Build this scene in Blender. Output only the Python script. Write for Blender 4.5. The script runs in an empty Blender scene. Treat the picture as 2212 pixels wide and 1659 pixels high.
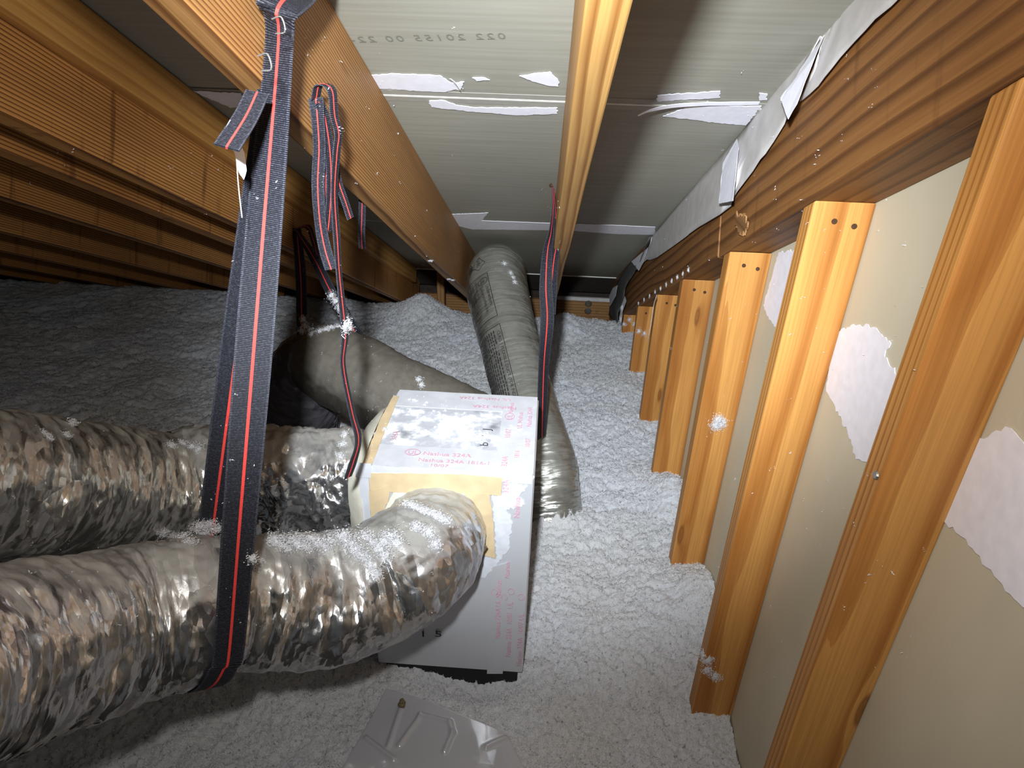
import bpy, math, random
import numpy as np
from mathutils import Vector, Matrix
random.seed(7); RNG = np.random.default_rng(7)
SC = bpy.context.scene; COL = SC.collection

# ------------------------------------------------------------------ camera
# world: x right along the eave, y horizontal towards the eave, z up; camera at the origin
FPX = 1450.0; CX, CY = 1106.0, 829.5
CAM = np.array([[0.998, -0.054, 0.039], [0.06, 0.471, -0.88], [0.029, 0.88, 0.474]])
def nrm(v):
    v = np.asarray(v, float); return v / np.linalg.norm(v)
def pix(px, py): return nrm([px - CX, -(py - CY), -FPX])
_d = pix(1017, 3525); _r = pix(1165, 790)
_Z = -_d; _Y = nrm(_r - np.dot(_r, _Z) * _Z); _X = np.cross(_Y, _Z)
CAM = np.array([_X, _Y, _Z])
cam = bpy.data.cameras.new('camera'); co = bpy.data.objects.new('camera', cam); COL.objects.link(co)
cam.sensor_fit = 'HORIZONTAL'; cam.sensor_width = 36; cam.lens = 36 * FPX / 2212; cam.clip_start = 0.01
M4 = Matrix.Identity(4)
for i in range(3):
    for j in range(3): M4[i][j] = CAM[i, j]
co.matrix_world = M4; SC.camera = co

# ------------------------------------------------------------------ light: the headlamp that lights the attic
w = bpy.data.worlds.new('attic_dark'); SC.world = w; w.use_nodes = True
w.node_tree.nodes['Background'].inputs[0].default_value = (0.86, 0.93, 1.0, 1)
w.node_tree.nodes['Background'].inputs[1].default_value = 0.022
LAMP = Vector((-0.06, 0.0, 0.155))
def spot(name, target, power, angle, blend, col, soft):
    l = bpy.data.lights.new(name, 'SPOT'); l.energy = power; l.spot_size = math.radians(angle); l.spot_blend = blend
    l.color = col; l.shadow_soft_size = soft
    o = bpy.data.objects.new(name, l); COL.objects.link(o); o.location = LAMP
    o.rotation_euler = (Vector(target) - LAMP).to_track_quat('-Z', 'Y').to_euler(); return o
spot('headlamp_flood', (0.0, 1.6, -0.22), 15.5, 152, 1.0, (1.0, 0.97, 0.92), 0.022)
spot('headlamp_beam', (0.03, 2.6, -1.0), 85.0, 66, 1.0, (0.86, 0.94, 1.0), 0.022)
SC.view_settings.view_transform = 'Standard'; SC.view_settings.look = 'None'
SC.view_settings.exposure = 1.3; SC.view_settings.gamma = 1.0; SC.view_settings.use_curve_mapping = False

# ------------------------------------------------------------------ layout numbers (metres)
S = math.tan(math.radians(26.57)); TH = math.atan(S); CT = math.cos(TH)
HB, HC, HBEAM = 0.325, 0.545, 0.29          # rafter underside, ceiling, beam underside: z = h - S*y
XB, XW = 0.383, 0.472                       # stud faces, wall board
FL = -1.285                                 # insulation level
BX0, BX1, BY0, BY1, BZ = -0.335, 0.0, 1.04, 1.345, -0.755
def wray(px, py): return CAM @ pix(px, py)
def onx(px, py, x): r = wray(px, py); return r * (x / r[0])
def ony(px, py, y): r = wray(px, py); return r * (y / r[1])
def onz(px, py, z): r = wray(px, py); return r * (z / r[2])
def onh(px, py, h): r = wray(px, py); return r * (h / (r[2] + S * r[1]))
def atd(px, py, Z): return CAM @ np.array([(px - CX) / FPX * Z, -(py - CY) / FPX * Z, -Z])

# ------------------------------------------------------------------ noise
def _h(ix, iy, iz, seed):
    h = (ix.astype(np.uint32) * np.uint32(374761393) + iy.astype(np.uint32) * np.uint32(668265263)
         + iz.astype(np.uint32) * np.uint32(2147483647) + np.uint32(seed * 974711 + 13))
    h = (h ^ (h >> np.uint32(13))) * np.uint32(1274126177); h = (h ^ (h >> np.uint32(15))) * np.uint32(2246822519)
    return h ^ (h >> np.uint32(16))
def perlin(x, y, z=0.0, seed=0):
    x, y, z = np.broadcast_arrays(np.asarray(x, float), np.asarray(y, float), np.asarray(z, float))
    xi, yi, zi = np.floor(x), np.floor(y), np.floor(z)
    fx, fy, fz = x - xi, y - yi, z - zi
    xi, yi, zi = xi.astype(np.int64), yi.astype(np.int64), zi.astype(np.int64)
    u, v, w_ = [t * t * t * (t * (t * 6 - 15) + 10) for t in (fx, fy, fz)]
    def g(a, b, c):
        h = _h(xi + a, yi + b, zi + c, seed)
        gx = (h & np.uint32(1023)) / 511.5 - 1; gy = ((h >> np.uint32(10)) & np.uint32(1023)) / 511.5 - 1
        gz = ((h >> np.uint32(20)) & np.uint32(1023)) / 511.5 - 1
        return gx * (fx - a) + gy * (fy - b) + gz * (fz - c)
    def lp(a, b, t): return a + (b - a) * t
    return lp(lp(lp(g(0,0,0), g(1,0,0), u), lp(g(0,1,0), g(1,1,0), u), v),
              lp(lp(g(0,0,1), g(1,0,1), u), lp(g(0,1,1), g(1,1,1), u), v), w_) * 1.2
def fbm(x, y, z=0.0, seed=0, o=3):
    r = 0; a = 1.0; f = 1.0
    for k in range(o): r = r + a * perlin(x * f, y * f, z * f, seed + k * 17); a *= .5; f *= 2.03
    return r
def worley(x, y, seed=0):
    xi, yi = np.floor(x), np.floor(y); best = np.full(x.shape, 9.0)
    for a in (-1, 0, 1):
        for b in (-1, 0, 1):
            cx, cy = (xi + a).astype(np.int64), (yi + b).astype(np.int64)
            h = _h(cx, cy, cx * 0, seed)
            px = cx + (h & np.uint32(65535)) / 65535.0; py = cy + (h >> np.uint32(16)) / 65535.0
            best = np.minimum(best, (px - x) ** 2 + (py - y) ** 2)
    return best

# ------------------------------------------------------------------ materials
def lin(c):
    return tuple(((v / 255) / 12.92 if v / 255 <= .04045 else ((v / 255 + .055) / 1.055) ** 2.4) for v in c) + (1,)
class NT:
    def __init__(s, name):
        s.m = bpy.data.materials.new(name); s.m.use_nodes = True; s.t = s.m.node_tree
        s.b = s.t.nodes['Principled BSDF']; s.out = s.t.nodes['Material Output']
    def n(s, typ, **kw):
        nd = s.t.nodes.new('ShaderNode' + typ)
        for k, v in kw.items():
            if k[0] == '_': setattr(nd, k[1:], v)
            else:
                key = k.replace('__', ' ')
                key = int(key[1:]) if key[0] == 'i' and key[1:].isdigit() else key
                if isinstance(v, bpy.types.NodeSocket): s.t.links.new(v, nd.inputs[key])
                else: nd.inputs[key].default_value = v
        return nd
    def ramp(s, fac, stops, interp='LINEAR'):
        r = s.t.nodes.new('ShaderNodeValToRGB'); r.color_ramp.interpolation = interp
        e = r.color_ramp.elements
        while len(e) < len(stops): e.new(0.5)
        for q, (p, c) in zip(e, stops): q.position = p; q.color = c if len(c) == 4 else tuple(c) + (1,)
        s.t.links.new(fac, r.inputs[0]); return r.outputs[0]
    def mix(s, fac, a, b, mode='MIX'):
        m = s.t.nodes.new('ShaderNodeMix'); m.data_type = 'RGBA'; m.blend_type = mode
        for i, v in ((0, fac), (6, a), (7, b)):
            if isinstance(v, bpy.types.NodeSocket): s.t.links.new(v, m.inputs[i])
            else: m.inputs[i].default_value = v
        return m.outputs[2]
    def math(s, op, a, b=0.0):
        m = s.t.nodes.new('ShaderNodeMath'); m.operation = op
        for i, v in ((0, a), (1, b)):
            if isinstance(v, bpy.types.NodeSocket): s.t.links.new(v, m.inputs[i])
            else: m.inputs[i].default_value = v
        return m.outputs[0]
    def coord(s, which='Object', scale=(1, 1, 1), loc=(0, 0, 0)):
        tc = s.n('TexCoord'); mp = s.n('Mapping', Vector=tc.outputs[which], Scale=scale, Location=loc); return mp.outputs[0]
    def set(s, **kw):
        for k, v in kw.items():
            key = k.replace('__', ' ')
            if isinstance(v, bpy.types.NodeSocket): s.t.links.new(v, s.b.inputs[key])
            else: s.b.inputs[key].default_value = v
        return s
    def bump(s, h, strength, dist, prev=None):
        b = s.n('Bump', Height=h, Strength=strength, Distance=dist)
        if prev is not None: s.t.links.new(prev, b.inputs['Normal'])
        return b.outputs[0]
def wood(name, light, dark, ring=30.0, pith=(.25, 0, .12), seed=0, contrast=1.0, stain=None, rough=.55, knots=.0, warp=.018, sat=1.0):
    """board lies along local y; every board gets its own stretch of the grain"""
    t = NT(name); tc = t.n('TexCoord'); oi = t.n('ObjectInfo')
    rnd = t.n('VectorMath', _operation='MULTIPLY_ADD'); cmb = t.n('CombineXYZ', X=0.0, Y=oi.outputs['Random'], Z=0.0)
    t.t.links.new(cmb.outputs[0], rnd.inputs[0]); rnd.inputs[1].default_value = (0, 37.0, 0); t.t.links.new(tc.outputs['Object'], rnd.inputs[2])
    def mp(scale, loc=(0, 0, 0)): return t.n('Mapping', Vector=rnd.outputs[0], Scale=scale, Location=loc).outputs[0]
    wn = t.n('TexNoise', Vector=mp((3, .8, 3), (seed, seed * 1.7, 0)), Scale=1.0, Detail=3.0)
    kn = t.n('TexVoronoi', Vector=mp((8, 1.9, 8), (seed * 3.1, seed, .4)), Scale=1.0)
    add = t.n('VectorMath', _operation='MULTIPLY_ADD'); t.t.links.new(wn.outputs['Color'], add.inputs[0])
    add.inputs[1].default_value = (warp, .01, warp); t.t.links.new(mp((1, .03, 1), (pith[0], seed * .31, pith[2])), add.inputs[2])
    kd = t.n('CombineXYZ', X=t.math('MULTIPLY', t.ramp(kn.outputs['Distance'], [(0, (1, 1, 1)), (.20, (0, 0, 0))], 'EASE'), .022 if knots else 0.0), Y=0.0, Z=0.0)
    ad2 = t.n('VectorMath', _operation='ADD'); t.t.links.new(add.outputs[0], ad2.inputs[0]); t.t.links.new(kd.outputs[0], ad2.inputs[1])
    wv = t.n('TexWave', Vector=ad2.outputs[0], Scale=ring, Distortion=.7, Detail=2.0, Detail__Scale=1.2)
    wv.wave_type = 'RINGS'; wv.rings_direction = 'Y'; wv.wave_profile = 'SAW'
    fine = t.n('TexNoise', Vector=mp((300, 5, 300), (seed, 0, 0)), Scale=1.0, Detail=3.0)
    big = t.n('TexNoise', Vector=mp((5, 1.3, 5), (seed * 2.3, 1, 2)), Scale=1.0, Detail=4.0)
    L_, D_ = lin(light), lin(dark); mid = tuple(a * .45 + b * .55 for a, b in zip(L_, D_))
    c = t.ramp(wv.outputs['Fac'], [(0, L_), (.5, tuple(a * .85 + b * .15 for a, b in zip(L_, D_))), (.85, D_), (1, mid)])
    if contrast < 1: c = t.mix(1 - contrast, c, tuple(a * .7 + b * .3 for a, b in zip(L_, D_)))
    c = t.mix(.45, c, t.ramp(fine.outputs['Fac'], [(.3, (.6, .56, .52)), (.7, (1.12, 1.12, 1.12))]), 'MULTIPLY')
    c = t.mix(1.0, c, t.ramp(big.outputs['Fac'], [(.3, (.80, .76, .70)), (.65, (1.06, 1.06, 1.06))]), 'MULTIPLY')
    if stain:
        sn = t.n('TexNoise', Vector=mp((20, 34, 4), (seed, 4, 2)), Scale=1.0, Detail=4.0)
        c = t.mix(t.ramp(sn.outputs['Fac'], [(.60, (0, 0, 0)), (.70, (stain,) * 3)]), c, lin((66, 34, 16)))
    if knots:
        kf = t.ramp(kn.outputs['Distance'], [(0, (knots,) * 3), (.035, (knots * .7,) * 3), (.05, (knots,) * 3), (.075, (0, 0, 0))])
        c = t.mix(kf, c, lin((118, 72, 32)))
    t.set(Base__Color=c, Roughness=rough, Normal=t.bump(fine.outputs['Fac'], .25, .002))
    t.b.inputs['Specular IOR Level'].default_value = .3
    return t.m
def plain(name, col, rough=.6, metal=0.0, var=.12, scale=40.0, bump=.0):
    t = NT(name); nz = t.n('TexNoise', Vector=t.coord(), Scale=scale, Detail=4.0)
    c = lin(col); lo = tuple(v * (1 - var) for v in c[:3]); hi = tuple(min(1, v * (1 + var)) for v in c[:3])
    t.set(Base__Color=t.ramp(nz.outputs['Fac'], [(.3, lo), (.7, hi)]), Roughness=rough, Metallic=metal)
    if bump: t.set(Normal=t.bump(nz.outputs['Fac'], bump, .003))
    return t.m
def board_mat(name, col, col2, streak=(3, 90, 3), marks=.0):
    t = NT(name)
    n1 = t.n('TexNoise', Vector=t.coord(scale=streak), Scale=1.0, Detail=3.0)
    n2 = t.n('TexNoise', Vector=t.coord(), Scale=2.2, Detail=5.0)
    c = t.mix(t.ramp(n1.outputs['Fac'], [(.35, (0, 0, 0)), (.65, (1, 1, 1))]), lin(col), lin(col2))
    c = t.mix(.55, c, t.ramp(n2.outputs['Fac'], [(.3, (.84, .84, .84)), (.7, (1.1, 1.1, 1.1))]), 'MULTIPLY')
    if marks:
        n3 = t.n('TexNoise', Vector=t.coord(scale=(60, 90, 25)), Scale=1.0, Detail=3.0)
        c = t.mix(t.ramp(n3.outputs['Fac'], [(.68, (0, 0, 0)), (.76, (marks,) * 3)]), c, lin((205, 200, 185)))
    t.set(Base__Color=c, Roughness=.7, Normal=t.bump(n1.outputs['Fac'], .08, .002)); t.b.inputs['Specular IOR Level'].default_value = .25
    return t.m
def foil_mat(name, base=(206, 206, 208), dust=(156, 154, 146), dusty=.75, rough=.25, facet=.50, su=74.0, sv=15.0, dustlo=.6, dusthi=1.0, metal=.94, wrinkle=.12):
    """crinkled foil: every flat crease facet gets its own tilt; uv = metres along and round the duct"""
    t = NT(name); uv = t.n('UVMap')
    nz = t.n('TexNoise', Vector=uv.outputs[0], Scale=26.0, Detail=3.0)
    wob = t.n('VectorMath', _operation='MULTIPLY_ADD'); t.t.links.new(nz.outputs['Color'], wob.inputs[0]); wob.inputs[1].default_value = (.008, .014, 0); t.t.links.new(uv.outputs[0], wob.inputs[2])
    acc = None
    for k, (a, b, amp) in enumerate(((su, sv, 1.0), (su * 2.1, sv * 4.0, .65), (su * .5, sv * 1.3, .6))):
        m = t.n('Mapping', Vector=wob.outputs[0], Scale=(a, b, 1), Rotation=(0, 0, (.25, -.4, .1)[k])); v = t.n('TexVoronoi', Vector=m.outputs[0], Scale=1.0); v.voronoi_dimensions = '2D'
        q = t.n('VectorMath', _operation='SUBTRACT'); t.t.links.new(v.outputs['Color'], q.inputs[0]); q.inputs[1].default_value = (.5, .5, .5)
        w2 = t.n('VectorMath', _operation='SCALE'); t.t.links.new(q.outputs[0], w2.inputs[0]); w2.inputs['Scale'].default_value = facet * amp
        if acc is None: acc = w2.outputs[0]
        else:
            s_ = t.n('VectorMath', _operation='ADD'); t.t.links.new(acc, s_.inputs[0]); t.t.links.new(w2.outputs[0], s_.inputs[1]); acc = s_.outputs[0]
    geo = t.n('NewGeometry')
    n1 = t.n('TexNoise', Vector=t.coord(), Scale=90.0, Detail=4.0, Roughness=.6)
    n2 = t.n('TexNoise', Vector=t.coord(), Scale=11.0, Detail=6.0)
    sx = t.n('SeparateXYZ', Vector=geo.outputs['Normal'])
    up = t.math('ADD', sx.outputs[2], t.math('MULTIPLY', t.math('SUBTRACT', n2.outputs['Fac'], .5), .7))
    df = t.ramp(up, [(dustlo, (0, 0, 0)), (dusthi, (dusty,) * 3)])           # dust that has settled on what faces up
    n3 = t.n('TexNoise', Vector=t.coord(), Scale=60.0, Detail=5.0)
    dl = lin(dust)[:3]
    dc = t.ramp(n3.outputs['Fac'], [(.3, tuple(x * .78 for x in dl)), (.5, dl), (.75, tuple(x * 1.1 for x in dl))])
    bn = t.bump(n1.outputs['Fac'], wrinkle, .004)
    fd = t.n('VectorMath', _operation='SCALE'); t.t.links.new(acc, fd.inputs[0]); t.t.links.new(t.math('SUBTRACT', 1.0, t.math('MULTIPLY', df, .6)), fd.inputs['Scale'])
    sm_ = t.n('VectorMath', _operation='ADD'); t.t.links.new(bn, sm_.inputs[0]); t.t.links.new(fd.outputs[0], sm_.inputs[1])
    no = t.n('VectorMath', _operation='NORMALIZE'); t.t.links.new(sm_.outputs[0], no.inputs[0])
    t.set(Base__Color=t.mix(df, lin(base), dc), Metallic=t.math('MULTIPLY', t.math('SUBTRACT', 1.0, df), metal),
          Roughness=t.math('ADD', rough, t.math('MULTIPLY', df, .4)), Normal=no.outputs[0])
    return t.m
def webbing(name):
    t = NT(name); uv = t.n('UVMap'); sx = t.n('SeparateXYZ', Vector=uv.outputs[0])
    rib = t.math('SINE', t.math('MULTIPLY', sx.outputs[1], 2 * math.pi / .0022))
    nz = t.n('TexNoise', Vector=t.coord(), Scale=420.0, Detail=2.0)
    edge = t.math('ABSOLUTE', t.math('SUBTRACT', sx.outputs[0], .5))
    f = t.math('ADD', t.math('MULTIPLY', rib, .22), t.math('MULTIPLY', nz.outputs['Fac'], .5))
    f = t.math('ADD', f, t.math('MULTIPLY', t.math('GREATER_THAN', edge, .44), .12))
    t.set(Base__Color=t.ramp(f, [(.1, lin((19, 20, 26))), (.4, lin((38, 39, 48))), (.62, lin((92, 94, 106)))]), Roughness=.62,
          Normal=t.bump(rib, .35, .0006)); t.b.inputs['Specular IOR Level'].default_value = .25
    return t.m
def fluff(name, col=(226, 229, 236), dirt=.5, speck=105.0, amt=.8):
    t = NT(name)
    n1 = t.n('TexNoise', Vector=t.coord(), Scale=330.0, Detail=4.0, Roughness=.7)
    n2 = t.n('TexNoise', Vector=t.coord(), Scale=2.3, Detail=4.0)
    n3 = t.n('TexNoise', Vector=t.coord(), Scale=speck, Detail=5.0, Roughness=.7)
    c = t.mix(t.ramp(n2.outputs['Fac'], [(.4, (0, 0, 0)), (.7, (dirt,) * 3)]), lin(col), lin((212, 205, 192)))
    c = t.mix(t.ramp(n3.outputs['Fac'], [(.575, (0, 0, 0)), (.66, (amt,) * 3)]), c, lin((124, 123, 124)))   # grey fibre specks, also painting crevice shadow contrast into the colour
    b = t.bump(n3.outputs['Fac'], .8, .008); b = t.bump(n1.outputs['Fac'], .6, .003, b)
    t.set(Base__Color=c, Roughness=.95, Normal=b); t.b.inputs['Specular IOR Level'].default_value = .08
    return t.m

# ------------------------------------------------------------------ mesh helpers
def tag(o, label=None, cat=None, group=None, kind=None):
    if label: o['label'] = label
    if cat: o['category'] = cat
    if group: o['group'] = group
    if kind: o['kind'] = kind
    return o
def mk(name, verts, faces, mat, parent=None, smooth=False):
    me = bpy.data.meshes.new(name); me.from_pydata([tuple(map(float, v)) for v in verts], [], [tuple(map(int, f)) for f in faces]); me.update()
    if mat: me.materials.append(mat)
    if smooth: me.polygons.foreach_set('use_smooth', [True] * len(me.polygons))
    o = bpy.data.objects.new(name, me); COL.objects.link(o)
    if parent: o.parent = parent
    return o
def mkquads(name, V, Q, mat, parent=None, smooth=False):
    V = np.asarray(V, np.float32); Q = np.asarray(Q, np.int32); k = Q.shape[1]
    me = bpy.data.meshes.new(name); me.vertices.add(len(V)); me.vertices.foreach_set('co', V.ravel())
    me.loops.add(Q.size); me.loops.foreach_set('vertex_index', Q.ravel()); me.polygons.add(len(Q))
    me.polygons.foreach_set('loop_start', np.arange(0, Q.size, k, dtype=np.int32))
    me.polygons.foreach_set('loop_total', np.full(len(Q), k, np.int32))
    me.update(calc_edges=True); me.polygons.foreach_set('use_smooth', np.full(len(Q), smooth)); me.materials.append(mat)
    o = bpy.data.objects.new(name, me); COL.objects.link(o)
    if parent: o.parent = parent
    return o
def empty(name, loc=(0, 0, 0)):
    o = bpy.data.objects.new(name, None); COL.objects.link(o); o.location = loc; return o
def gridq(nu, nv, wrap_u=False):
    a = np.arange(nv - 1)[:, None] * nu; n = nu if wrap_u else nu - 1; u = np.arange(n)[None, :]; u2 = (u + 1) % nu
    return np.stack([a + u, a + u2, a + nu + u2, a + nu + u], -1).reshape(-1, 4)
BOXF = [(0, 1, 2, 3), (7, 6, 5, 4), (0, 4, 5, 1), (1, 5, 6, 2), (2, 6, 7, 3), (3, 7, 4, 0)]
def bevel(o, w_=.0015, seg=2):
    m = o.modifiers.new('edge', 'BEVEL'); m.width = w_; m.segments = seg; m.limit_method = 'ANGLE'
def boxmesh(x0, x1, y0, y1, z0, z1):
    return [(x0, y0, z0), (x0, y1, z0), (x1, y1, z0), (x1, y0, z0), (x0, y0, z1), (x0, y1, z1), (x1, y1, z1), (x1, y0, z1)]
def board(name, size, mat, parent=None, segs=24, wob=.0012, seed=0, bv=.0025):
    """a plank along local y with slightly uneven faces; local origin at the centre of its low end"""
    sx, sy, sz = size; n = segs; ys = np.linspace(0, sy, n + 1); V = []
    for i, y in enumerate(ys):
        for (cx, cz) in ((-.5, -.5), (.5, -.5), (.5, .5), (-.5, .5)):
            dx = perlin(y * 2.2, cx * 3 + seed, cz * 3, seed) * wob; dz = perlin(y * 2.2 + 9, cx * 3 + seed, cz * 3, seed) * wob
            V.append((cx * sx + dx, y, cz * sz + dz))
    F = [(0, 1, 2, 3), tuple(4 * n + k for k in (3, 2, 1, 0))]
    for i in range(n):
        for k in range(4): F.append((4 * i + k, 4 * i + 4 + k, 4 * i + 4 + (k + 1) % 4, 4 * i + (k + 1) % 4))
    o = mk(name, V, F, mat, parent); bevel(o, bv, 2); return o
def patch(name, pts, mat, parent=None, thick=.0012, normal=(0, 0, -1), rag=.003, step=.006, seed=0, rag_mask=None):
    """thin flat piece with a torn outline: pts are world points in order, thickened along normal"""
    P = [np.asarray(p, float) for p in pts]; out = []; nv = nrm(normal)
    for i in range(len(P)):
        a, b = P[i], P[(i + 1) % len(P)]; L = np.linalg.norm(b - a); k = max(1, int(L / step)); d = (b - a) / max(L, 1e-9); s = np.cross(nv, d)
        rg = rag if rag_mask is None else rag * rag_mask[i]
        for j in range(k):
            q = a + (b - a) * (j / k)
            out.append(q + s * rg * (0 if j == 0 else float(perlin(q[0] * 130 + seed, q[1] * 130, q[2] * 130, seed)) + .5 * random.uniform(-1, 1)))
    n = len(out); V = out + [q + nv * thick for q in out]
    F = [tuple(range(n)), tuple(range(2 * n - 1, n - 1, -1))] + [(i, n + i, n + (i + 1) % n, (i + 1) % n) for i in range(n)]
    return mk(name, V, F, mat, parent)
def catmull(P, n):
    P = np.asarray(P, float); P = np.vstack([2 * P[0] - P[1], P, 2 * P[-1] - P[-2]]); m = len(P) - 3
    t = np.linspace(0, m, n); i = np.minimum(t.astype(int), m - 1); f = (t - i)[:, None]
    a, b, c, d = P[i], P[i + 1], P[i + 2], P[i + 3]
    return .5 * ((2 * b) + (c - a) * f + (2 * a - 5 * b + 4 * c - d) * f ** 2 + (3 * b - a - 3 * c + d) * f ** 3)
def resample(P, step):
    D = catmull(P, 400); L = np.r_[0, np.cumsum(np.linalg.norm(np.diff(D[:, :3], axis=0), axis=1))]
    n = max(4, int(L[-1] / step) + 1); s = np.linspace(0, L[-1], n)
    return np.stack([np.interp(s, L, D[:, k]) for k in range(D.shape[1])], 1), s
class Tube:
    """path rows: x, y, z, radius"""
    def __init__(t, path, nu=110, step=.005, seed=0, wr=.004, crease=.003, rib=.0014, ribstep=.032, flat=None, around=1.0):
        Q, s = resample(path, step); c, r = Q[:, :3], Q[:, 3]; T = np.gradient(c, axis=0); T /= np.linalg.norm(T, axis=1)[:, None]
        up = np.zeros_like(T); u = nrm(np.cross(T[0], (0, 0, 1)) if abs(T[0][2]) < .9 else np.cross(T[0], (0, 1, 0)))
        if np.dot(u, -c[len(c) // 2]) > 0: u = -u          # seam on the far side
        for i in range(len(T)): u = nrm(u - T[i] * np.dot(u, T[i])); up[i] = u
        t.c, t.r, t.s, t.T, t.U, t.V = c, r, s, T, up, np.cross(T, up)
        th = np.linspace(0, 2 * np.pi, nu, endpoint=False); TH_, S_ = np.meshgrid(th, s)
        R = r[:, None] * np.ones_like(TH_); k = around
        cx, sy = np.cos(TH_), np.sin(TH_)
        d = wr * perlin(cx * 1.6, sy * 1.6, S_ * 12, seed) + wr * .28 * perlin(cx * 2.2 * k, sy * 2.2 * k, S_ * 46, seed + 3)
        rg = 1 - np.abs(perlin(cx * 3.2 * k + S_ * 9, sy * 3.2 * k, S_ * 30, seed + 5)) * 2.4
        rg2 = 1 - np.abs(perlin(cx * 6.5 * k, sy * 6.5 * k + S_ * 14, S_ * 70, seed + 6)) * 2.4
        d = d + crease * np.clip(rg, -1, 1) + crease * .6 * np.clip(rg2, -1, 1)
        d = d + rib * (np.abs(np.cos(np.pi * S_ / ribstep)) ** 6 * 2 - 1)
        R = R + d
        if flat is not None: R = R * flat(TH_, S_)
        t.P = c[:, None, :] + R[..., None] * (cx[..., None] * up[:, None, :] + sy[..., None] * t.V[:, None, :])
        t.nu = nu; t.R = R
    def build(t, name, mat, parent=None, i0=0, i1=None, smooth=False):
        P = t.P[i0:i1]; Q = gridq(t.nu, len(P), True); o = mkquads(name, P.reshape(-1, 3), Q, mat, parent, True)
        col = Q % t.nu; row = Q // t.nu; thv = col * (2 * np.pi / t.nu); thv = np.where((col == 0) & (col.max(axis=1, keepdims=True) == t.nu - 1), 2 * np.pi, thv)
        uv = np.stack([t.s[row], thv * float(t.r.mean())], -1).astype(np.float32); o.data.uv_layers.new(name='UVMap').data.foreach_set('uv', uv.ravel()); return o
    def surf(t, s, th, off=.0015):
        i = np.clip(np.searchsorted(t.s, s), 1, len(t.s) - 1); f = np.clip((s - t.s[i - 1]) / (t.s[i] - t.s[i - 1]), 0, 1)
        q = (th % (2 * np.pi)) / (2 * np.pi) * t.nu; a = int(q) % t.nu; b = (a + 1) % t.nu; g = q - int(q)
        p = (t.P[i - 1, a] * (1 - g) + t.P[i - 1, b] * g) * (1 - f) + (t.P[i, a] * (1 - g) + t.P[i, b] * g) * f
        n = nrm(math.cos(th) * t.U[i] + math.sin(th) * t.V[i]); return p + n * off, n
def ribbon(name, pts, wid, w_, mat, parent=None, thick=.0016, step=.006, off=0.0, vscale=1.0):
    """flat band: pts centreline, wid width direction at each point"""
    D = np.hstack([np.asarray(pts, float), np.asarray([nrm(v) for v in wid])]); Q, s = resample(D, step)
    c, W = Q[:, :3], Q[:, 3:]; T = np.gradient(c, axis=0); T /= np.linalg.norm(T, axis=1)[:, None]
    W = W - T * np.sum(W * T, axis=1)[:, None]; W /= np.linalg.norm(W, axis=1)[:, None]; N = np.cross(T, W); n = len(c); V = []
    ww = np.asarray(w_) if np.ndim(w_) else np.full(n, w_)
    if np.ndim(w_): ww = np.interp(np.linspace(0, 1, n), np.linspace(0, 1, len(ww)), ww)
    cols = [(-.5, -.5), (0, -.5), (.5, -.5), (.5, .5), (0, .5), (-.5, .5)]
    for i in range(n):
        for a, b in cols: V.append(c[i] + W[i] * a * ww[i] + N[i] * (b * thick + off))
    F = []; 
    for i in range(n - 1):
        for k in range(6): F.append((6 * i + k, 6 * i + (k + 1) % 6, 6 * i + 6 + (k + 1) % 6, 6 * i + 6 + k))
    F += [(5, 4, 3, 2, 1, 0), tuple(6 * (n - 1) + k for k in range(6))]
    o = mk(name, V, F, mat, parent); uv = o.data.uv_layers.new(name='UVMap'); U = {0: 0, 1: .5, 2: 1, 3: 1, 4: .5, 5: 0}
    for lp in o.data.loops: uv.data[lp.index].uv = (U[lp.vertex_index % 6], s[lp.vertex_index // 6] * vscale)
    return o
def strap(name, pts, wid, w_, parent=None, step=.006, thick=.0016):
    b = ribbon(name, pts, wid, w_, M['web'], parent, thick, step)
    st = ribbon('stripe', pts, wid, (np.asarray(w_) * .085 if np.ndim(w_) else w_ * .085), M['red'], b, thick + .0009, step)
    tag(st, 'red woven centre stripe'); return b
def text_obj(name, body, size, mat, mapf, parent=None, spacing=1.0):
    """lettering as thin geometry: mapf turns flat (u, v) into a world point"""
    cu = bpy.data.curves.new(name, 'FONT'); cu.body = body; cu.size = size; cu.resolution_u = 2; cu.space_character = spacing
    o = bpy.data.objects.new(name, cu); COL.objects.link(o); bpy.context.view_layer.update()
    me = bpy.data.meshes.new_from_object(o.evaluated_get(bpy.context.evaluated_depsgraph_get())); COL.objects.unlink(o); bpy.data.objects.remove(o)
    me.name = name; me.materials.clear(); me.materials.append(mat)
    for v in me.vertices: v.co = Vector(tuple(map(float, mapf(v.co.x, v.co.y))))
    q = bpy.data.objects.new(name, me); COL.objects.link(q)
    if parent: q.parent = parent
    return q
def ringpts(cx, cy, rx, ry, w_, n=28):
    return [(cx + math.cos(2 * math.pi * k / n) * (rx + e), cy + math.sin(2 * math.pi * k / n) * (ry + e)) for e in (0, w_) for k in range(n)]
def flat_ring(name, cx, cy, rx, ry, w_, mat, mapf, parent, n=28):
    P = [mapf(u, v) for u, v in ringpts(cx, cy, rx, ry, w_, n)]
    return mk(name, P, [(k, (k + 1) % n, n + (k + 1) % n, n + k) for k in range(n)], mat, parent)
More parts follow.
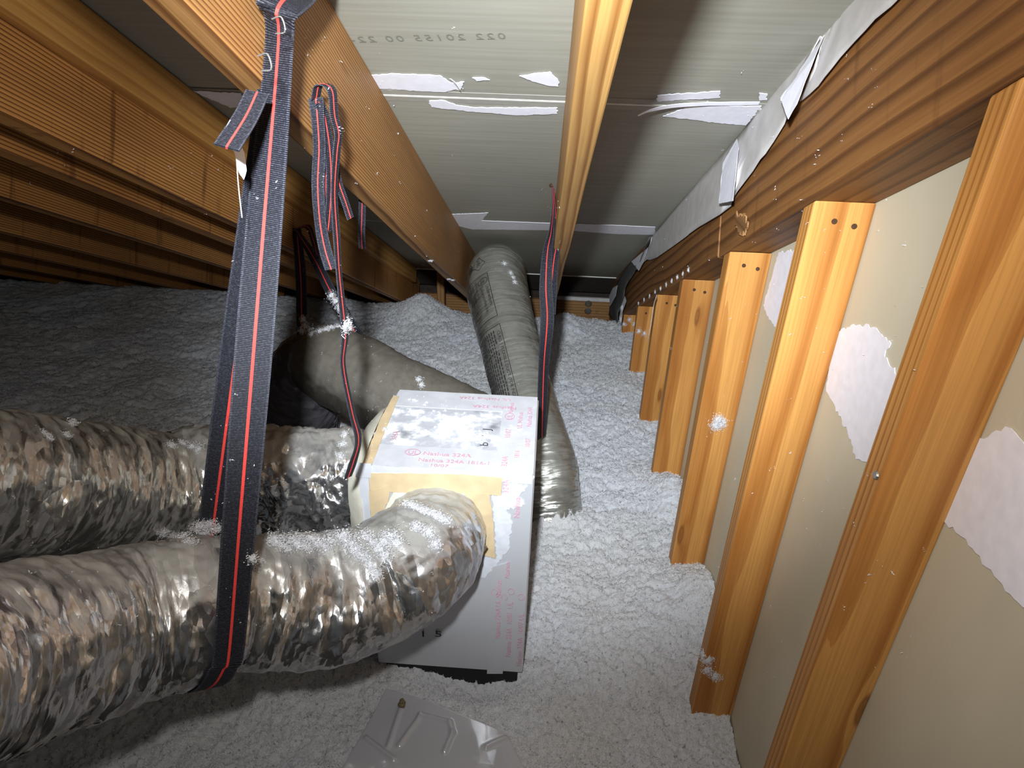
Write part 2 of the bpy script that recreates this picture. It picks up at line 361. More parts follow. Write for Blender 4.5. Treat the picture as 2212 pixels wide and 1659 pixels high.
def poly_lines(name, segs, w_, mat, mapf, parent, sub=10):
    V, F = [], []
    for (u0, v0, u1, v1) in segs:
        L = math.hypot(u1 - u0, v1 - v0); nx, ny = -(v1 - v0) / L * w_ / 2, (u1 - u0) / L * w_ / 2; b = len(V)
        for k in range(sub + 1):
            u, v = u0 + (u1 - u0) * k / sub, v0 + (v1 - v0) * k / sub
            V += [mapf(u + nx, v + ny), mapf(u - nx, v - ny)]
        F += [(b + 2 * k, b + 2 * k + 2, b + 2 * k + 3, b + 2 * k + 1) for k in range(sub)]
    return mk(name, V, F, mat, parent)

M = dict(
    rafter=wood('rafter_fir', (206, 150, 88), (104, 58, 26), ring=52, pith=(.03, 0, .5), seed=1, stain=.55, knots=.3, warp=.010),
    rafter_in=wood('rafter_fir_near', (186, 140, 87), (112, 70, 36), ring=58, pith=(.05, 0, .42), seed=4, knots=.35, warp=.012),
    rafter_flat=wood('rafter_flat_grain', (198, 156, 94), (146, 98, 46), ring=26, pith=(.05, 0, .16), seed=6, knots=.0, warp=.028),
    rafter_dark=wood('rafter_fir_old', (198, 142, 82), (98, 54, 24), ring=48, pith=(.03, 0, .5), seed=9, stain=.5, warp=.010),
    nailer=wood('nailer_pine', (200, 150, 84), (160, 108, 54), ring=14, pith=(.1, 0, .3), seed=12, contrast=.6, knots=.5),
    beam=wood('beam_stained', (152, 106, 60), (82, 47, 24), ring=13, pith=(.16, 0, .22), seed=15, stain=.3, warp=.07, contrast=.7),
    stud=wood('stud_pine', (208, 152, 84), (164, 104, 46), ring=30, pith=(.03, 0, .24), seed=21, contrast=.9, knots=.8, warp=.02),
    eave=wood('eave_pine', (160, 120, 78), (112, 76, 44), ring=20, pith=(.2, 0, .1), seed=25, contrast=.7, stain=.3),
    ceil=board_mat('ceiling_paper', (164, 162, 151), (155, 153, 141)),
    wall=board_mat('wall_paper', (208, 200, 178), (200, 192, 170), streak=(3, 6, 3), marks=.5),
    white=plain('torn_white_paper', (238, 238, 248), .75, var=.05, scale=60),
    grey=plain('grey_backing_paper', (192, 188, 186), .7, var=.10, scale=30),
    tapegrey=plain('joint_tape', (160, 158, 150), .7, var=.06),
    edge=plain('seam_plaster', (232, 232, 224), .8, var=.06),
    dark=plain('dark_backing', (52, 44, 38), .9, var=.2),
    felt=plain('roof_felt_grey', (86, 84, 84), .85, var=.35, scale=22),
    fluff=fluff('blown_insulation'), tuft=fluff('loose_insulation', (246, 247, 252), .1, 105.0, .3),
    foil=foil_mat('foil_duct_jacket'), foil2=foil_mat('foil_duct_jacket_old', (200, 198, 193), (142, 138, 128), .85, .26, .46),
    foilwrap=foil_mat('foil_wrap', (206, 207, 210), (160, 154, 142), .7, .14, .5, 34, 26, .55, .95),
    foilgrey=foil_mat('grey_duct_jacket', (128, 124, 116), (98, 93, 84), .95, .38, .14, 120, 10, -.1, .4, .8, .12),
    foilclear=foil_mat('silver_film_jacket', (172, 172, 166), (132, 130, 120), .55, .26, .34, 190, 9, .3, 1.0, .85, .1),
    foilboard=foil_mat('duct_board_foil', (214, 216, 222), (205, 206, 212), .9, .34, .03, 30, 30, .6, .95, .38, .06),
    black=foil_mat('black_duct_film', (104, 102, 108), (70, 68, 66), .3, .34, .55, 60, 9, .7, 1.0, .5),
    web=webbing('black_webbing'), red=plain('red_thread', (222, 64, 58), .7, var=.18, scale=700),
    tapewhite=plain('white_foil_tape', (222, 224, 232), .42, .25, .08, 25, .15),
    tan=plain('tan_tape', (206, 184, 148), .5, 0, .10, 30, .2),
    cream=plain('cream_tape', (228, 224, 208), .42, .1, .10, 30, .3),
    mastic=plain('white_mastic', (204, 207, 215), .8, 0, .07, 60, .4),
    inkred=plain('red_print', (206, 152, 170), .7, 0, .2, 200), inkblack=plain('black_print', (44, 44, 46), .7, 0, .2, 200),
    inkgrey=plain('faded_print', (126, 125, 116), .8, 0, .1, 200),
    nail=plain('nail_steel', (96, 74, 56), .45, .7), steel=plain('bright_steel', (196, 194, 190), .3, .9),
    gap_shade=plain('under_box_shade', (14, 14, 16), .6), debris=plain('brown_debris', (112, 100, 72), .8, 0, .4, 300),
    wire=plain('twisted_wire', (128, 112, 92), .5, .4), plate=plain('galvanised_plate', (110, 104, 94), .5, .6, .3),
    knotm=plain('knot_wood', (150, 94, 42), .6, 0, .3, 160),
)

# ================================================================== THE SETTING
def slope_obj(o, x, y, h):
    """board along local y laid down the roof slope"""
    o.location = (x, y, h - S * y); o.rotation_euler = (-TH, 0, 0); return o
ceiling = empty('ceiling'); tag(ceiling, 'sloping ceiling of grey drywall sheets above the rafters', kind='structure')
SEAMS = [(-1.3, .10), (.10, 1.335), (1.343, 2.365), (2.373, 3.463)]
for i, (a, b) in enumerate(SEAMS):
    L = (b - a) / CT
    o = mk('drywall_panel', boxmesh(-3.6, XB + .11, 0, L, 0, .0125), BOXF, M['ceil'], ceiling); slope_obj(o, 0, a, HC)
NC = (0, -S * CT, -CT)                              # down and out of the ceiling
for nm, y, wd, mt, x0, x1, t in (('joint_tape', 1.339, .05, 'tapegrey', -.345, XB, .0006), ('seam_plaster', 1.339, .006, 'edge', -.345, XB, .0016),
        ('joint_tape', 2.369, .06, 'tapegrey', -.345, XB, .0006), ('seam_plaster', 2.369, .008, 'edge', -.7, XB, .0016), ('seam_plaster', 3.452, .022, 'edge', -.7, XB, .004)):
    o = mk(nm, boxmesh(x0, x1, -wd / 2, wd / 2, -t, .001), BOXF, M[mt], ceiling); slope_obj(o, 0, y, HC)
def cp(lst, off=.0012): return [onh(a, b, HC - off) for a, b in lst]
for k, pl in enumerate([
    [(793, 162), (850, 158), (900, 160), (950, 162), (975, 178), (1003, 176), (994, 195), (985, 192), (960, 198), (880, 194), (806, 189)],
    [(1020, 167), (1040, 166), (1058, 172), (1030, 174)],
    [(1122, 163), (1160, 157), (1188, 154), (1206, 172), (1206, 186), (1180, 183), (1150, 175)],
    [(927, 217), (958, 216), (985, 226), (1020, 231), (1204, 232), (1204, 245), (1120, 248), (1040, 242), (960, 234), (932, 230)],
    [(1420, 205), (1556, 196), (1556, 210), (1420, 218)],
    [(1640, 200), (1658, 202), (1657, 215), (1640, 216)],
    [(1432, 250), (1480, 232), (1560, 228), (1645, 228), (1612, 270), (1560, 266), (1500, 258)],
    [(968, 463), (1055, 459), (1040, 476), (1200, 482), (1200, 497), (1020, 495), (975, 484)],
    [(1245, 483), (1330, 486), (1415, 490), (1414, 507), (1330, 505), (1240, 498)],
    [(415, 195), (470, 198), (520, 200), (540, 225), (500, 232), (452, 212)]]):
    patch('torn_paper', cp(pl), M['white'], ceiling, .0012, NC, .003, .005, k)
# long curl of loosened paper along the right-hand seam
pts = [onh(p[0], p[1], HC - d) for p, d in zip([(1378, 250), (1400, 240), (1440, 231), (1490, 226), (1560, 224), (1640, 223)], (.03, .022, .014, .008, .004, .002))]
ribbon('paper_curl', pts, [(0, .8, -.5)] * 6, [.006, .012, .013, .012, .012, .01], M['white'], ceiling, .0008)
pts = [onh(p[0], p[1], HC - d) for p, d in zip([(972, 170), (984, 180), (993, 193)], (.004, .008, .012))]
ribbon('paper_curl', pts, [(0, .9, -.4)] * 3, [.006, .008, .004], M['white'], ceiling, .0006)
# print on the back of the sheet, upside down to the viewer
_o = onh(1095, 84, HC - .001); _e = onh(765, 92, HC - .001); _u = nrm(_e - _o)
_v = nrm(np.cross(_u, NC)); _v = _v if _v[1] < 0 else -_v
def cmap(u, v): return _o + _u * u + np.asarray(_v) * v
text_obj('printed_code', '022 20155 00 22-01', .0265, M['inkgrey'], cmap, ceiling, 1.28)

wall = empty('wall_right'); tag(wall, 'right partition of beige drywall behind the studs', kind='structure')
ys = [-.6, 3.75]
mk('wall_board', [(XW, -.6, -1.6), (XW, 3.75, -1.6), (XW, 3.75, HBEAM - S * 3.75 + .02), (XW, -.6, HBEAM + S * .6 + .02),
                  (XW + .0125, -.6, -1.6), (XW + .0125, 3.75, -1.6), (XW + .0125, 3.75, HBEAM - S * 3.75 + .02), (XW + .0125, -.6, HBEAM + S * .6 + .02)],
   [(3, 2, 1, 0), (4, 5, 6, 7), (0, 1, 5, 4), (1, 2, 6, 5), (2, 3, 7, 6), (3, 0, 4, 7)], M['wall'], wall)
def wp(lst): return [onx(a, b, XW - .001) for a, b in lst]
for k, pl in enumerate([
    [(1683, 545), (1716, 540), (1740, 575), (1735, 640), (1700, 742), (1690, 725), (1662, 690), (1650, 660)],
    [(1800, 720), (1845, 700), (1890, 706), (1926, 742), (1912, 770), (1945, 815), (1925, 900), (1882, 1002), (1850, 992), (1840, 950), (1806, 880), (1786, 845)],
    [(2072, 1005), (2110, 955), (2145, 935), (2185, 925), (2212, 955), (2290, 1010), (2290, 1400), (2212, 1312), (2150, 1245), (2110, 1195), (2080, 1160), (2040, 1125)],
    [(1527, 790), (1532, 785), (1522, 870), (1512, 905), (1508, 900), (1516, 850)]]):
    patch('torn_paper', wp(pl), M['white'], wall, .0012, (-1, 0, 0), .005, .006, 20 + k)
# floor under the insulation, back boards of the eave
tag(mk('floor', boxmesh(-3.6, XW, -1.3, 3.9, -1.62, -1.6), BOXF, M['dark']), 'attic floor deck under the insulation', kind='structure')
tag(mk('wall_back', boxmesh(-3.6, XW, 3.78, 3.8, -1.62, -.9), BOXF, M['dark']), 'dark boarding that closes the eave', kind='structure')
tag(mk('wall_left', boxmesh(-3.62, -3.6, -1.3, 3.8, -1.62, 1.3), BOXF, M['dark']), 'dark far end of the attic', kind='structure')

# ================================================================== INSULATION
def sm(a, b, x): t = np.clip((x - a) / (b - a), 0, 1); return t * t * (3 - 2 * t)
def base_z(x, y):
    x = np.asarray(x, float); y = np.asarray(y, float)
    z = FL - .055 * (1 - sm(.85, 1.35, y)) - .03 * (1 - sm(.95, 1.2, y)) * sm(.1, .35, x)
    z = z - .32 * sm(3.05 + .12 * sm(-.3, -.8, x) , 3.6, y) + .02 * sm(-.6, -2.0, x)
    z = z + .05 * np.exp(-((x - .06) ** 2 + (y - 1.56) ** 2) / .006) + .055 * np.exp(-((x - .45) ** 2 / .004 + (y - 1.29) ** 2 / .006))
    z = z + .05 * np.exp(-((x - .12) ** 2 / .006 + (y - 3.0) ** 2 / .01)) + .07 * np.exp(-((x - .43) ** 2 / .003 + (y - 1.70) ** 2 / .006))
    z = z + .08 * np.exp(-((x + .60) ** 2 / .012 + (y - 3.1) ** 2 / .02)) - .04 * np.exp(-((x + .1) ** 2 / .012 + (y - 1.02) ** 2 / .0012))
    return z
xs = [XW - .002]; 
while xs[-1] > -3.5: xs.append(xs[-1] - (.0042 if xs[-1] > -.9 else min(.013, .0042 + (-.9 - xs[-1]) * .006)))
yv = [.45]
while yv[-1] < 3.75: yv.append(yv[-1] + min(.0095, .0042 + max(0, yv[-1] - 1.3) * .0028))
X, Y = np.meshgrid(np.array(xs), np.array(yv))
wx = X + .012 * perlin(X * 30, Y * 30, 0, 3); wy = Y + .012 * perlin(X * 30, Y * 30, 5, 4)
Zf = base_z(X, Y) + .022 * fbm(X * 4, Y * 4, 0, 1, 3)
puff = lambda sc, sd: np.sqrt(np.clip(.55 - worley(wx * sc, wy * sc, sd), 0, 1))
Zf = Zf + .024 * (puff(22, 1) - .5) * (.5 + .9 * perlin(X * 5, Y * 5, 2, 9)) + .011 * (puff(52, 2) - .5) + .008 * (puff(110, 3) - .5) + .006 * fbm(X * 125, Y * 125, 0, 8, 2)
Xf = X + .007 * perlin(X * 60, Y * 60, 1, 11) + .003 * perlin(X * 150, Y * 150, 1, 13); Yf = Y + .007 * perlin(X * 60, Y * 60, 2, 12)
Xf = np.minimum(Xf, XW - .001)
ins = mkquads('blown_insulation', np.stack([Xf, Yf, Zf], -1).reshape(-1, 3), gridq(X.shape[1], X.shape[0])[:, ::-1], M['fluff'], None, True)
tag(ins, 'loose white blown-in insulation covering the attic floor', 'insulation', kind='stuff')
def flakes(n, C, size, spread):
    """curled fibre flakes: C (n,3) centres"""
    C = np.asarray(C); k = len(C); sz = size * RNG.uniform(.45, 1.5, k)[:, None]
    a = RNG.normal(size=(k, 3)); a[:, 2] *= .7; a /= np.linalg.norm(a, axis=1)[:, None]
    b = np.cross(a, RNG.normal(size=(k, 3))); b /= np.linalg.norm(b, axis=1)[:, None]; c = np.cross(a, b)
    p0 = C - a * sz - c * sz * .35; p1 = C + b * sz * .3; p2 = C + a * sz - c * sz * .35 * RNG.uniform(-1, 1, (k, 1)); p3 = C - b * sz * .3 + c * sz * .15
    V = np.stack([p0, p3, p2, p1], 1).reshape(-1, 3); i = np.arange(k)[:, None] * 4
    T = np.concatenate([i + np.array([[0, 1, 3]]), i + np.array([[1, 2, 3]])]); return V, T
N = 430000
fx = np.where(RNG.uniform(0, 1, N) < .82, RNG.uniform(-.75, XW - .005, N), RNG.uniform(-2.3, -.75, N)); fy = .74 + 2.4 * RNG.uniform(0, 1, N) ** 1.7
ix = np.clip(np.searchsorted(-np.array(xs), -fx), 0, len(xs) - 1); iy = np.clip(np.searchsorted(np.array(yv), fy), 0, len(yv) - 1)
Cf = np.stack([Xf[iy, ix], Yf[iy, ix], Zf[iy, ix] + RNG.uniform(-.001, .005, N)], 1)
V, T = flakes(N, Cf, .0022, 1); V[:, 0] = np.minimum(V[:, 0], XW - .001)
fo = mkquads('fibre_flakes', V, T, M['tuft'], ins, False); fo['kind'] = 'stuff'

# ================================================================== TIMBER
RAFTERS = [  # x of the right face at the underside, label
    (.0585, 'rafter', 'narrow-looking rafter right of the tall silver duct, wavy yellow grain underneath', 'rafter_flat'),
    (-.316, 'rafter', 'wide-grained rafter that the black straps hang from', 'rafter_in'),
    (-.712, 'rafter', 'stained rafter under the nailer board, first one left of the hanging straps', 'rafter'),
    (-.852, 'rafter', 'bright-bottomed rafter close behind the stained one', 'rafter_dark'),
    (-1.13, 'rafter', 'striped dim rafter, second in the dark row at the left', 'rafter'),
    (-1.50, 'rafter', 'dim brown rafter, third in the dark row at the left', 'rafter_dark'),
    (-1.83, 'rafter', 'very dim rafter, fourth in the dark row at the left', 'rafter_dark'),
    (-2.18, 'rafter', 'nearly black rafter, fifth in the dark row at the left', 'rafter_dark'),
    (-2.52, 'rafter', 'farthest rafter, a dark sliver just above the insulation at the left', 'rafter_dark')]
RW = .0375; RD = (HC - HB) * CT
for i, (x, nm, lab, mt) in enumerate(RAFTERS):
    L = (3.62 + 1.25) / CT; o = board(nm, (RW, L, RD), M[mt], None, 60, .0022, 3 + i)
    hm = (HB + HC) / 2; slope_obj(o, x - RW / 2, -1.25, hm); o.location.y = -1.25; o.location.z = hm + S * 1.25
    tag(o, lab, 'rafter', 'roof rafters'); o.data.name = 'rafter'
# nailer on the first rafter to the left
L = (3.4 + 1.25) / CT; hN = (.452 + HC) / 2; o = board('nailer_board', (.030, L, (HC - .452) * CT - .004), M['nailer'], None, 60, .002, 31)
slope_obj(o, -.712 + .016, -1.25, hN); o.location.z = hN + S * 1.25
tag(o, 'honey-coloured board nailed along the top of the stained rafter', 'board')
# beam on the stud wall, spliced
BD = (HC - HBEAM) * CT; hM = (HC + HBEAM) / 2
for (a, b, lab, sd) in ((-1.25, 1.52, 'near length of brown stained beam capping the stud wall', 5), (1.523, 3.62, 'far length of brown stained beam beyond the splintered splice', 8)):
    o = board('wall_beam', (XW - XB, (b - a) / CT, BD), M['beam'], None, 50, .002, sd); slope_obj(o, (XB + XW) / 2, a, hM); tag(o, lab, 'beam', 'beam lengths')
# splintered wood at the splice
sp = patch('splinter', [onx(p[0], p[1], XB - .002) for p in [(1590, 462), (1612, 468), (1618, 490), (1606, 505), (1592, 492)]], M['eave'], o, .003, (-1, 0, 0), .009, .0022, 3)
sp.matrix_parent_inverse = o.matrix_basis.inverted()
STUDS = [(.628, 'nearest wall stud, a wide orange board running down the right edge'), (1.002, 'second wall stud from the right with two nails at its top'),
         (1.39, 'third wall stud with a clump of insulation stuck to it'), (1.795, 'fourth wall stud, thin strip of torn paper beside it'),
         (2.155, 'fifth wall stud, narrow, beside a dangling paper sliver'), (2.55, 'sixth wall stud, short, with a ring-shaped knot'),
         (2.95, 'farthest and shortest wall stud at the end of the beam')]
SW = .0385
for i, (y, lab) in enumerate(STUDS):
    zt = HBEAM - S * y; L = zt + 1.5
    o = board('wall_stud', (XW - XB - .001, L, SW), M['stud'], None, 30, .0012, 40 + i, .003)
    # slanted top under the beam
    for v in o.data.vertices:
        if abs(v.co.y - L) < 1e-5: v.co.y += S * (v.co.z - SW / 2) - .001
    o.location = ((XB + XW) / 2, y + SW / 2, -1.5); o.rotation_euler = (math.pi / 2, 0, 0)
    # local y up, local z -> -y world
    tag(o, lab, 'stud', 'studs of the right wall'); o.data.name = 'wall_stud'
    if i < 6:
        for dx, dz in ((.035, .03), (.065, .036)):
            c = Vector((XB + dx, y - .0012, zt - SW * S * .0 - dz)); n = 10
            Vv = [(math.cos(2 * math.pi * k / n) * .0042, e, math.sin(2 * math.pi * k / n) * .0042) for e in (.003, -.0004) for k in range(n)]
            q = mk('nail', Vv, [tuple(range(n, 2 * n))[::-1]] + [(k, n + k, n + (k + 1) % n, (k + 1) % n) for k in range(n)], M['nail'], None)
            q.parent = o; q.matrix_parent_inverse = Matrix.Identity(4)
            bpy.context.view_layer.update(); q.matrix_world = Matrix.Translation(c)
def disc(name, c, nv, r, mat, parent, th=.003, n=12):
    nv = Vector(nv).normalized(); u = nv.orthogonal().normalized(); v = nv.cross(u); c = Vector(c)
    P = [c + (u * math.cos(2 * math.pi * k / n) + v * math.sin(2 * math.pi * k / n)) * r * f + nv * e for f, e in ((1, 0), (.75, th)) for k in range(n)]
    q = mk(name, P, [tuple(range(n, 2 * n))] + [(k, (k + 1) % n, n + (k + 1) % n, n + k) for k in range(n)], mat, None)
    if parent: bpy.context.view_layer.update(); q.parent = parent; q.matrix_parent_inverse = parent.matrix_world.inverted()
    return q
studs = [o for o in bpy.data.objects if o.name.startswith('wall_stud')]
disc('screw_head', onx(1893, 1026, XB - .0008), (-1, 0, 0), .0055, M['steel'], studs[0], .002)
# boards that close the eave
def eave(name, x0, x1, y, z0, z1, lab, mt='eave'):
    o = board(name, (z1 - z0, x1 - x0, .03), M[mt], None, 10, .001, 70)
    o.matrix_world = Matrix(((0, 1, 0, x0), (0, 0, 1, y), (1, 0, 0, (z0 + z1) / 2), (0, 0, 0, 1))); tag(o, lab, 'board', 'eave blocking boards'); return o
e1 = eave('eave_board', .06, XB + .08, 3.60, -1.56, -1.375, 'horizontal blocking board at the eave end of the stud wall')
eave('eave_board', -.312, .02, 3.60, -1.56, -1.375, 'horizontal blocking board at the eave behind the tall silver duct')
eave('eave_board', -.70, -.356, 3.60, -1.56, -1.375, 'dim blocking board at the eave left of the tall silver duct')
o = mk('eave_gap_shade', [(-.74, 3.45, -1.18), (XB + .02, 3.45, -1.18), (XB + .02, 3.66, -1.345), (-.74, 3.66, -1.345), (-.74, 3.45, -1.174), (XB + .02, 3.45, -1.174), (XB + .02, 3.66, -1.339), (-.74, 3.66, -1.339)], BOXF, M['dark'])  # dark-coloured sheet standing in for the shade of the open eave gap
tag(o, 'dark sheet standing in for the unlit gap between ceiling edge and eave boards', 'felt')
o = mk('baffle_edge', boxmesh(.06, XB, 3.585, 3.60, -1.372, -1.352), BOXF, M['grey']); o.parent = e1; bpy.context.view_layer.update(); o.matrix_parent_inverse = e1.matrix_world.inverted()
for (a, b) in ((1271, 656), (1270, 672)):
    p = ony(a, b, 3.568); disc('plate', p, (0, -1, 0), .02, M['plate'], e1, .004, 8)
o = board('eave_post', (.04, .34, .04), M['eave'], None, 6, .001, 77); o.location = (-.55, 3.4, -1.48); o.rotation_euler = (math.pi / 2, 0, 0)
tag(o, 'short upright post at the dark eave beside the stained rafter', 'post')

# torn paper hanging along the beam
def paper_strip(name, tops, lows, label, bulge=.01, flap=None, mat='grey'):
    n = 26; A = catmull([onx(a, b, XB - .004) for a, b in tops], n); B = catmull([onx(a, b, XB - .004) for a, b in lows], n); V = []; m = 8
    for i in range(n):
        for j in range(m):
            t = j / (m - 1); p = A[i] * (1 - t) + B[i] * t
            p[0] -= .001 + bulge * (math.sin(t * 2.4) * (.6 + .5 * float(perlin(i * .31, 2.2, 0, 5)))) * t + .003 * float(perlin(i * .8, t * 3, 0, 6)); V.append(p)
    F = gridq(m, n); o = mk(name, V, F, M[mat], None, True); s = o.modifiers.new('thick', 'SOLIDIFY'); s.thickness = .0009
    return tag(o, label, 'paper', 'torn paper along the beam')
s1 = paper_strip('paper_strip', [(2000, -190), (1930, -105), (1837, 0), (1800, 47), (1781, 72)], [(2130, -190), (2040, -95), (1948, 0), (1870, 75), (1822, 127), (1777, 184), (1734, 220), (1752, 185), (1771, 148), (1781, 76)],
    'long grey paper strip peeling from the beam at the top edge of the picture')
s2 = paper_strip('paper_strip', [(1781, 72), (1720, 140), (1656, 208), (1593, 298), (1511, 389), (1424, 494), (1411, 510)],
    [(1782, 78), (1742, 160), (1704, 262), (1662, 328), (1641, 359), (1584, 434), (1578, 452), (1500, 500), (1480, 516), (1415, 560), (1399, 561), (1387, 575), (1400, 545), (1411, 514)],
    'grey paper strip torn ragged along the middle of the beam')
s3 = paper_strip('paper_strip', [(1411, 510), (1390, 545), (1365, 566), (1340, 600), (1322, 640), (1315, 680)], [(1411, 514), (1387, 578), (1380, 586), (1359, 619), (1352, 651), (1344, 676), (1338, 700)],
    'crumpled dark grey paper at the far end of the beam', .03, mat='felt')
def flap(parent, pix3, offs, name='white_flap'):
    P = [onx(a, b, XB - d) for (a, b), d in zip(pix3, offs)]; q = patch(name, P, M['white'], parent, .0008, (-.8, -.5, .2), .001, .01, 4)
    return tag(q, 'white torn face of the paper')
flap(s2, [(1781, 76), (1762, 120), (1738, 180), (1722, 225), (1703, 258), (1686, 212), (1712, 178), (1748, 122)], [.012, .022, .03, .034, .036, .03, .024, .016])
flap(s2, [(1592, 300), (1596, 320), (1585, 420), (1584, 434), (1553, 440), (1562, 352)], [.012, .018, .03, .03, .026, .018])
flap(s3, [(1400, 535), (1388, 570), (1380, 585), (1364, 565)], [.012, .02, .022, .018])
flap(s3, [(1334, 616), (1330, 640), (1318, 662), (1316, 640), (1324, 622)], [.03, .03, .03, .03, .03])
flap(s3, [(1350, 640), (1353, 650), (1345, 672), (1342, 700), (1338, 690), (1341, 665)], [.03] * 6)
o = ribbon('paper_sliver', [onx(*p, XB - .03) for p in [(1418, 640), (1413, 655), (1408, 690), (1402, 720), (1398, 735)]], [(.2, 1, 0)] * 5, [.012, .03, .045, .04, .006], M['white'], None, .0008)
tag(o, 'thin white paper sliver dangling below the far end of the beam', 'paper')

# ================================================================== PLENUM BOX
def smear_top():
    t = NT('top_foil_dulled'); a = t.n('TexNoise', Vector=t.coord(scale=(1, 1, 1)), Scale=22.0, Detail=6.0, Roughness=.62); b = t.n('TexNoise', Vector=t.coord(loc=(3, 1, 0)), Scale=17.0, Detail=5.0)
    c = t.ramp(a.outputs['Fac'], [(.44, lin((188, 190, 198))), (.52, lin((206, 209, 216))), (.56, lin((242, 244, 250)))])
    c = t.mix(t.ramp(b.outputs['Fac'], [(.60, (0, 0, 0)), (.70, (.75,) * 3)]), c, lin((112, 112, 120)))
    t.set(Base__Color=c, Roughness=.6, Metallic=.1, Normal=t.bump(a.outputs['Fac'], .5, .004)); return t.m
box = empty('duct_box', (0, 0, 0)); tag(box, 'foil-faced distribution box with white tape and red print', 'duct box')
c_ = .028   # chamfered top left edge
prof = [(BX0, -1.305), (BX0, BZ - .03), (BX0 + .004, BZ - .012), (BX0 + .014, BZ - .001), (BX1 - .002, BZ), (BX1 + .003, BZ - .006), (BX1, -1.305)]
n = len(prof); rowsY = [BY0, BY0 + .006, BY1 - .006, BY1]; V = []
for k, y in enumerate(rowsY):
    for (x, z) in prof:
        e = .003 if k in (0, 3) else 0; V.append((x + (e if x < -.2 else -e), y, z - (e if z > -1 else 0)))
F = [tuple(range(n))[::-1], tuple(3 * n + k for k in range(n))] + [(r * n + k, r * n + (k + 1) % n, (r + 1) * n + (k + 1) % n, (r + 1) * n + k) for r in range(3) for k in range(n)]
mk('box_body', V, F, M['foilboard'], box)
mk('under_box_shade', boxmesh(BX0 + .02, BX1 - .012, BY0 + .004, BY1 - .01, -1.42, -1.303), BOXF, M['gap_shade'], box)  # near-black block painted in for the shadowed gap under the box
def fy(lst, off=.0012): return [ony(a, b, BY0 - off) for a, b in lst]
def tz(lst, off=.0012): return [onz(a, b, BZ + off) for a, b in lst]
NF = (0, -1, 0)
patch('tape_strip', fy([(774, 1004), (1150, 1021), (1149, 1046), (1085, 1040), (776, 1026)]), M['tapewhite'], box, .001, NF, .0008, .01)
patch('tape_strip', fy([(776, 1020), (796, 1022), (802, 1135), (812, 1400), (792, 1400), (781, 1150)]), M['tapewhite'], box, .001, NF, .0008, .01)
patch('tape_strip', fy([(767, 999), (802, 1001), (801, 1032), (768, 1030)], .0032), M['tapewhite'], box, .001, NF, .0006, .01)
patch('tan_tape', fy([(797, 1021), (1000, 1024), (1086, 1032), (1082, 1070), (1010, 1066), (850, 1063), (799, 1058)], .002), M['tan'], box, .001, NF, .0012, .008)
patch('tan_tape', fy([(1004, 1066), (1057, 1066), (1066, 1130), (1070, 1206), (1042, 1198), (1030, 1150)], .0028), M['tan'], box, .001, NF, .0012, .008)
patch('tan_tape', fy([(797, 1060), (846, 1046), (838, 1085), (820, 1118), (802, 1140)], .0028), M['tan'], box, .001, NF, .0012, .008)
patch('cream_tape', fy([(850, 1063), (1004, 1066), (1030, 1150), (1042, 1200), (1010, 1240), (860, 1240), (815, 1130)], .0018), M['cream'], box, .001, NF, .0012, .008)
patch('mastic_smear', fy([(1064, 1068), (1084, 1070), (1090, 1040), (1140, 1050), (1120, 1075), (1135, 1090), (1095, 1100), (1108, 1130), (1102, 1160), (1100, 1185), (1075, 1215), (1050, 1245), (1015, 1262), (1020, 1235), (1042, 1200), (1072, 1208)], .0012), M['mastic'], box, .0009, NF, .005, .004, 3)
patch('tape_strip', fy([(1062, 1225), (1096, 1215), (1086, 1455), (1052, 1455)]), M['tapewhite'], box, .0007, NF, .0006, .02).active_material = M['foilboard']
# top face: tape borders, crumbs of plaster and insulation
ty = lambda x0, x1, y0, y1, o_: [(x0, y0, BZ + o_), (x1, y0, BZ + o_), (x1, y1, BZ + o_), (x0, y1, BZ + o_)]
UPN = (0, 0, 1)
patch('tape_strip', ty(BX0 + .016, BX1, BY0 + .004, BY0 + .075, .0008), M['tapewhite'], box, .0008, UPN, .0006, .02)
patch('tape_strip', ty(BX0 + .016, BX1, BY1 - .075, BY1 - .002, .0008), M['tapewhite'], box, .0008, UPN, .0006, .02)
patch('tape_strip', ty(BX1 - .075, BX1, BY0 + .004, BY1 - .004, .0018), M['tapewhite'], box, .0008, UPN, .0006, .02)
patch('top_panel', ty(BX0 + .016, BX1 - .07, BY0 + .07, BY1 - .07, .0003), smear_top(), box, .0005, UPN, .0003, .05)
patch('tan_tape', tz([(782, 1003), (800, 960), (822, 905), (850, 855), (862, 857), (842, 905), (820, 960), (804, 1004)], .0026), M['tan'], box, .0008, UPN, .001, .008)
for (x0, y0, ang, txt, sz) in [(-.225, 1.062, 0, 'Nashua 324A 1816-1', .0165), (-.25, 1.084, 0, 'UL  Nashua 324A', .0175), (-.283, 1.13, 90, '324A', .016)]:
    a = math.radians(ang); text_obj('printed_text', txt, sz, M['inkred'], lambda u, v, x0=x0, y0=y0, a=a: (x0 + u * math.cos(a) - v * math.sin(a), y0 + u * math.sin(a) + v * math.cos(a), BZ + .0034), box)
for (x0, y0, txt, sz) in [(-.045, 1.29, 'Nashua 324A', .018), (-.06, 1.325, 'UL Nashua 324A', .017)]:    # upside down along the back edge
    text_obj('printed_text', txt, sz, M['inkred'], lambda u, v, x0=x0, y0=y0: (x0 - u, y0 - v, BZ + .0034), box)
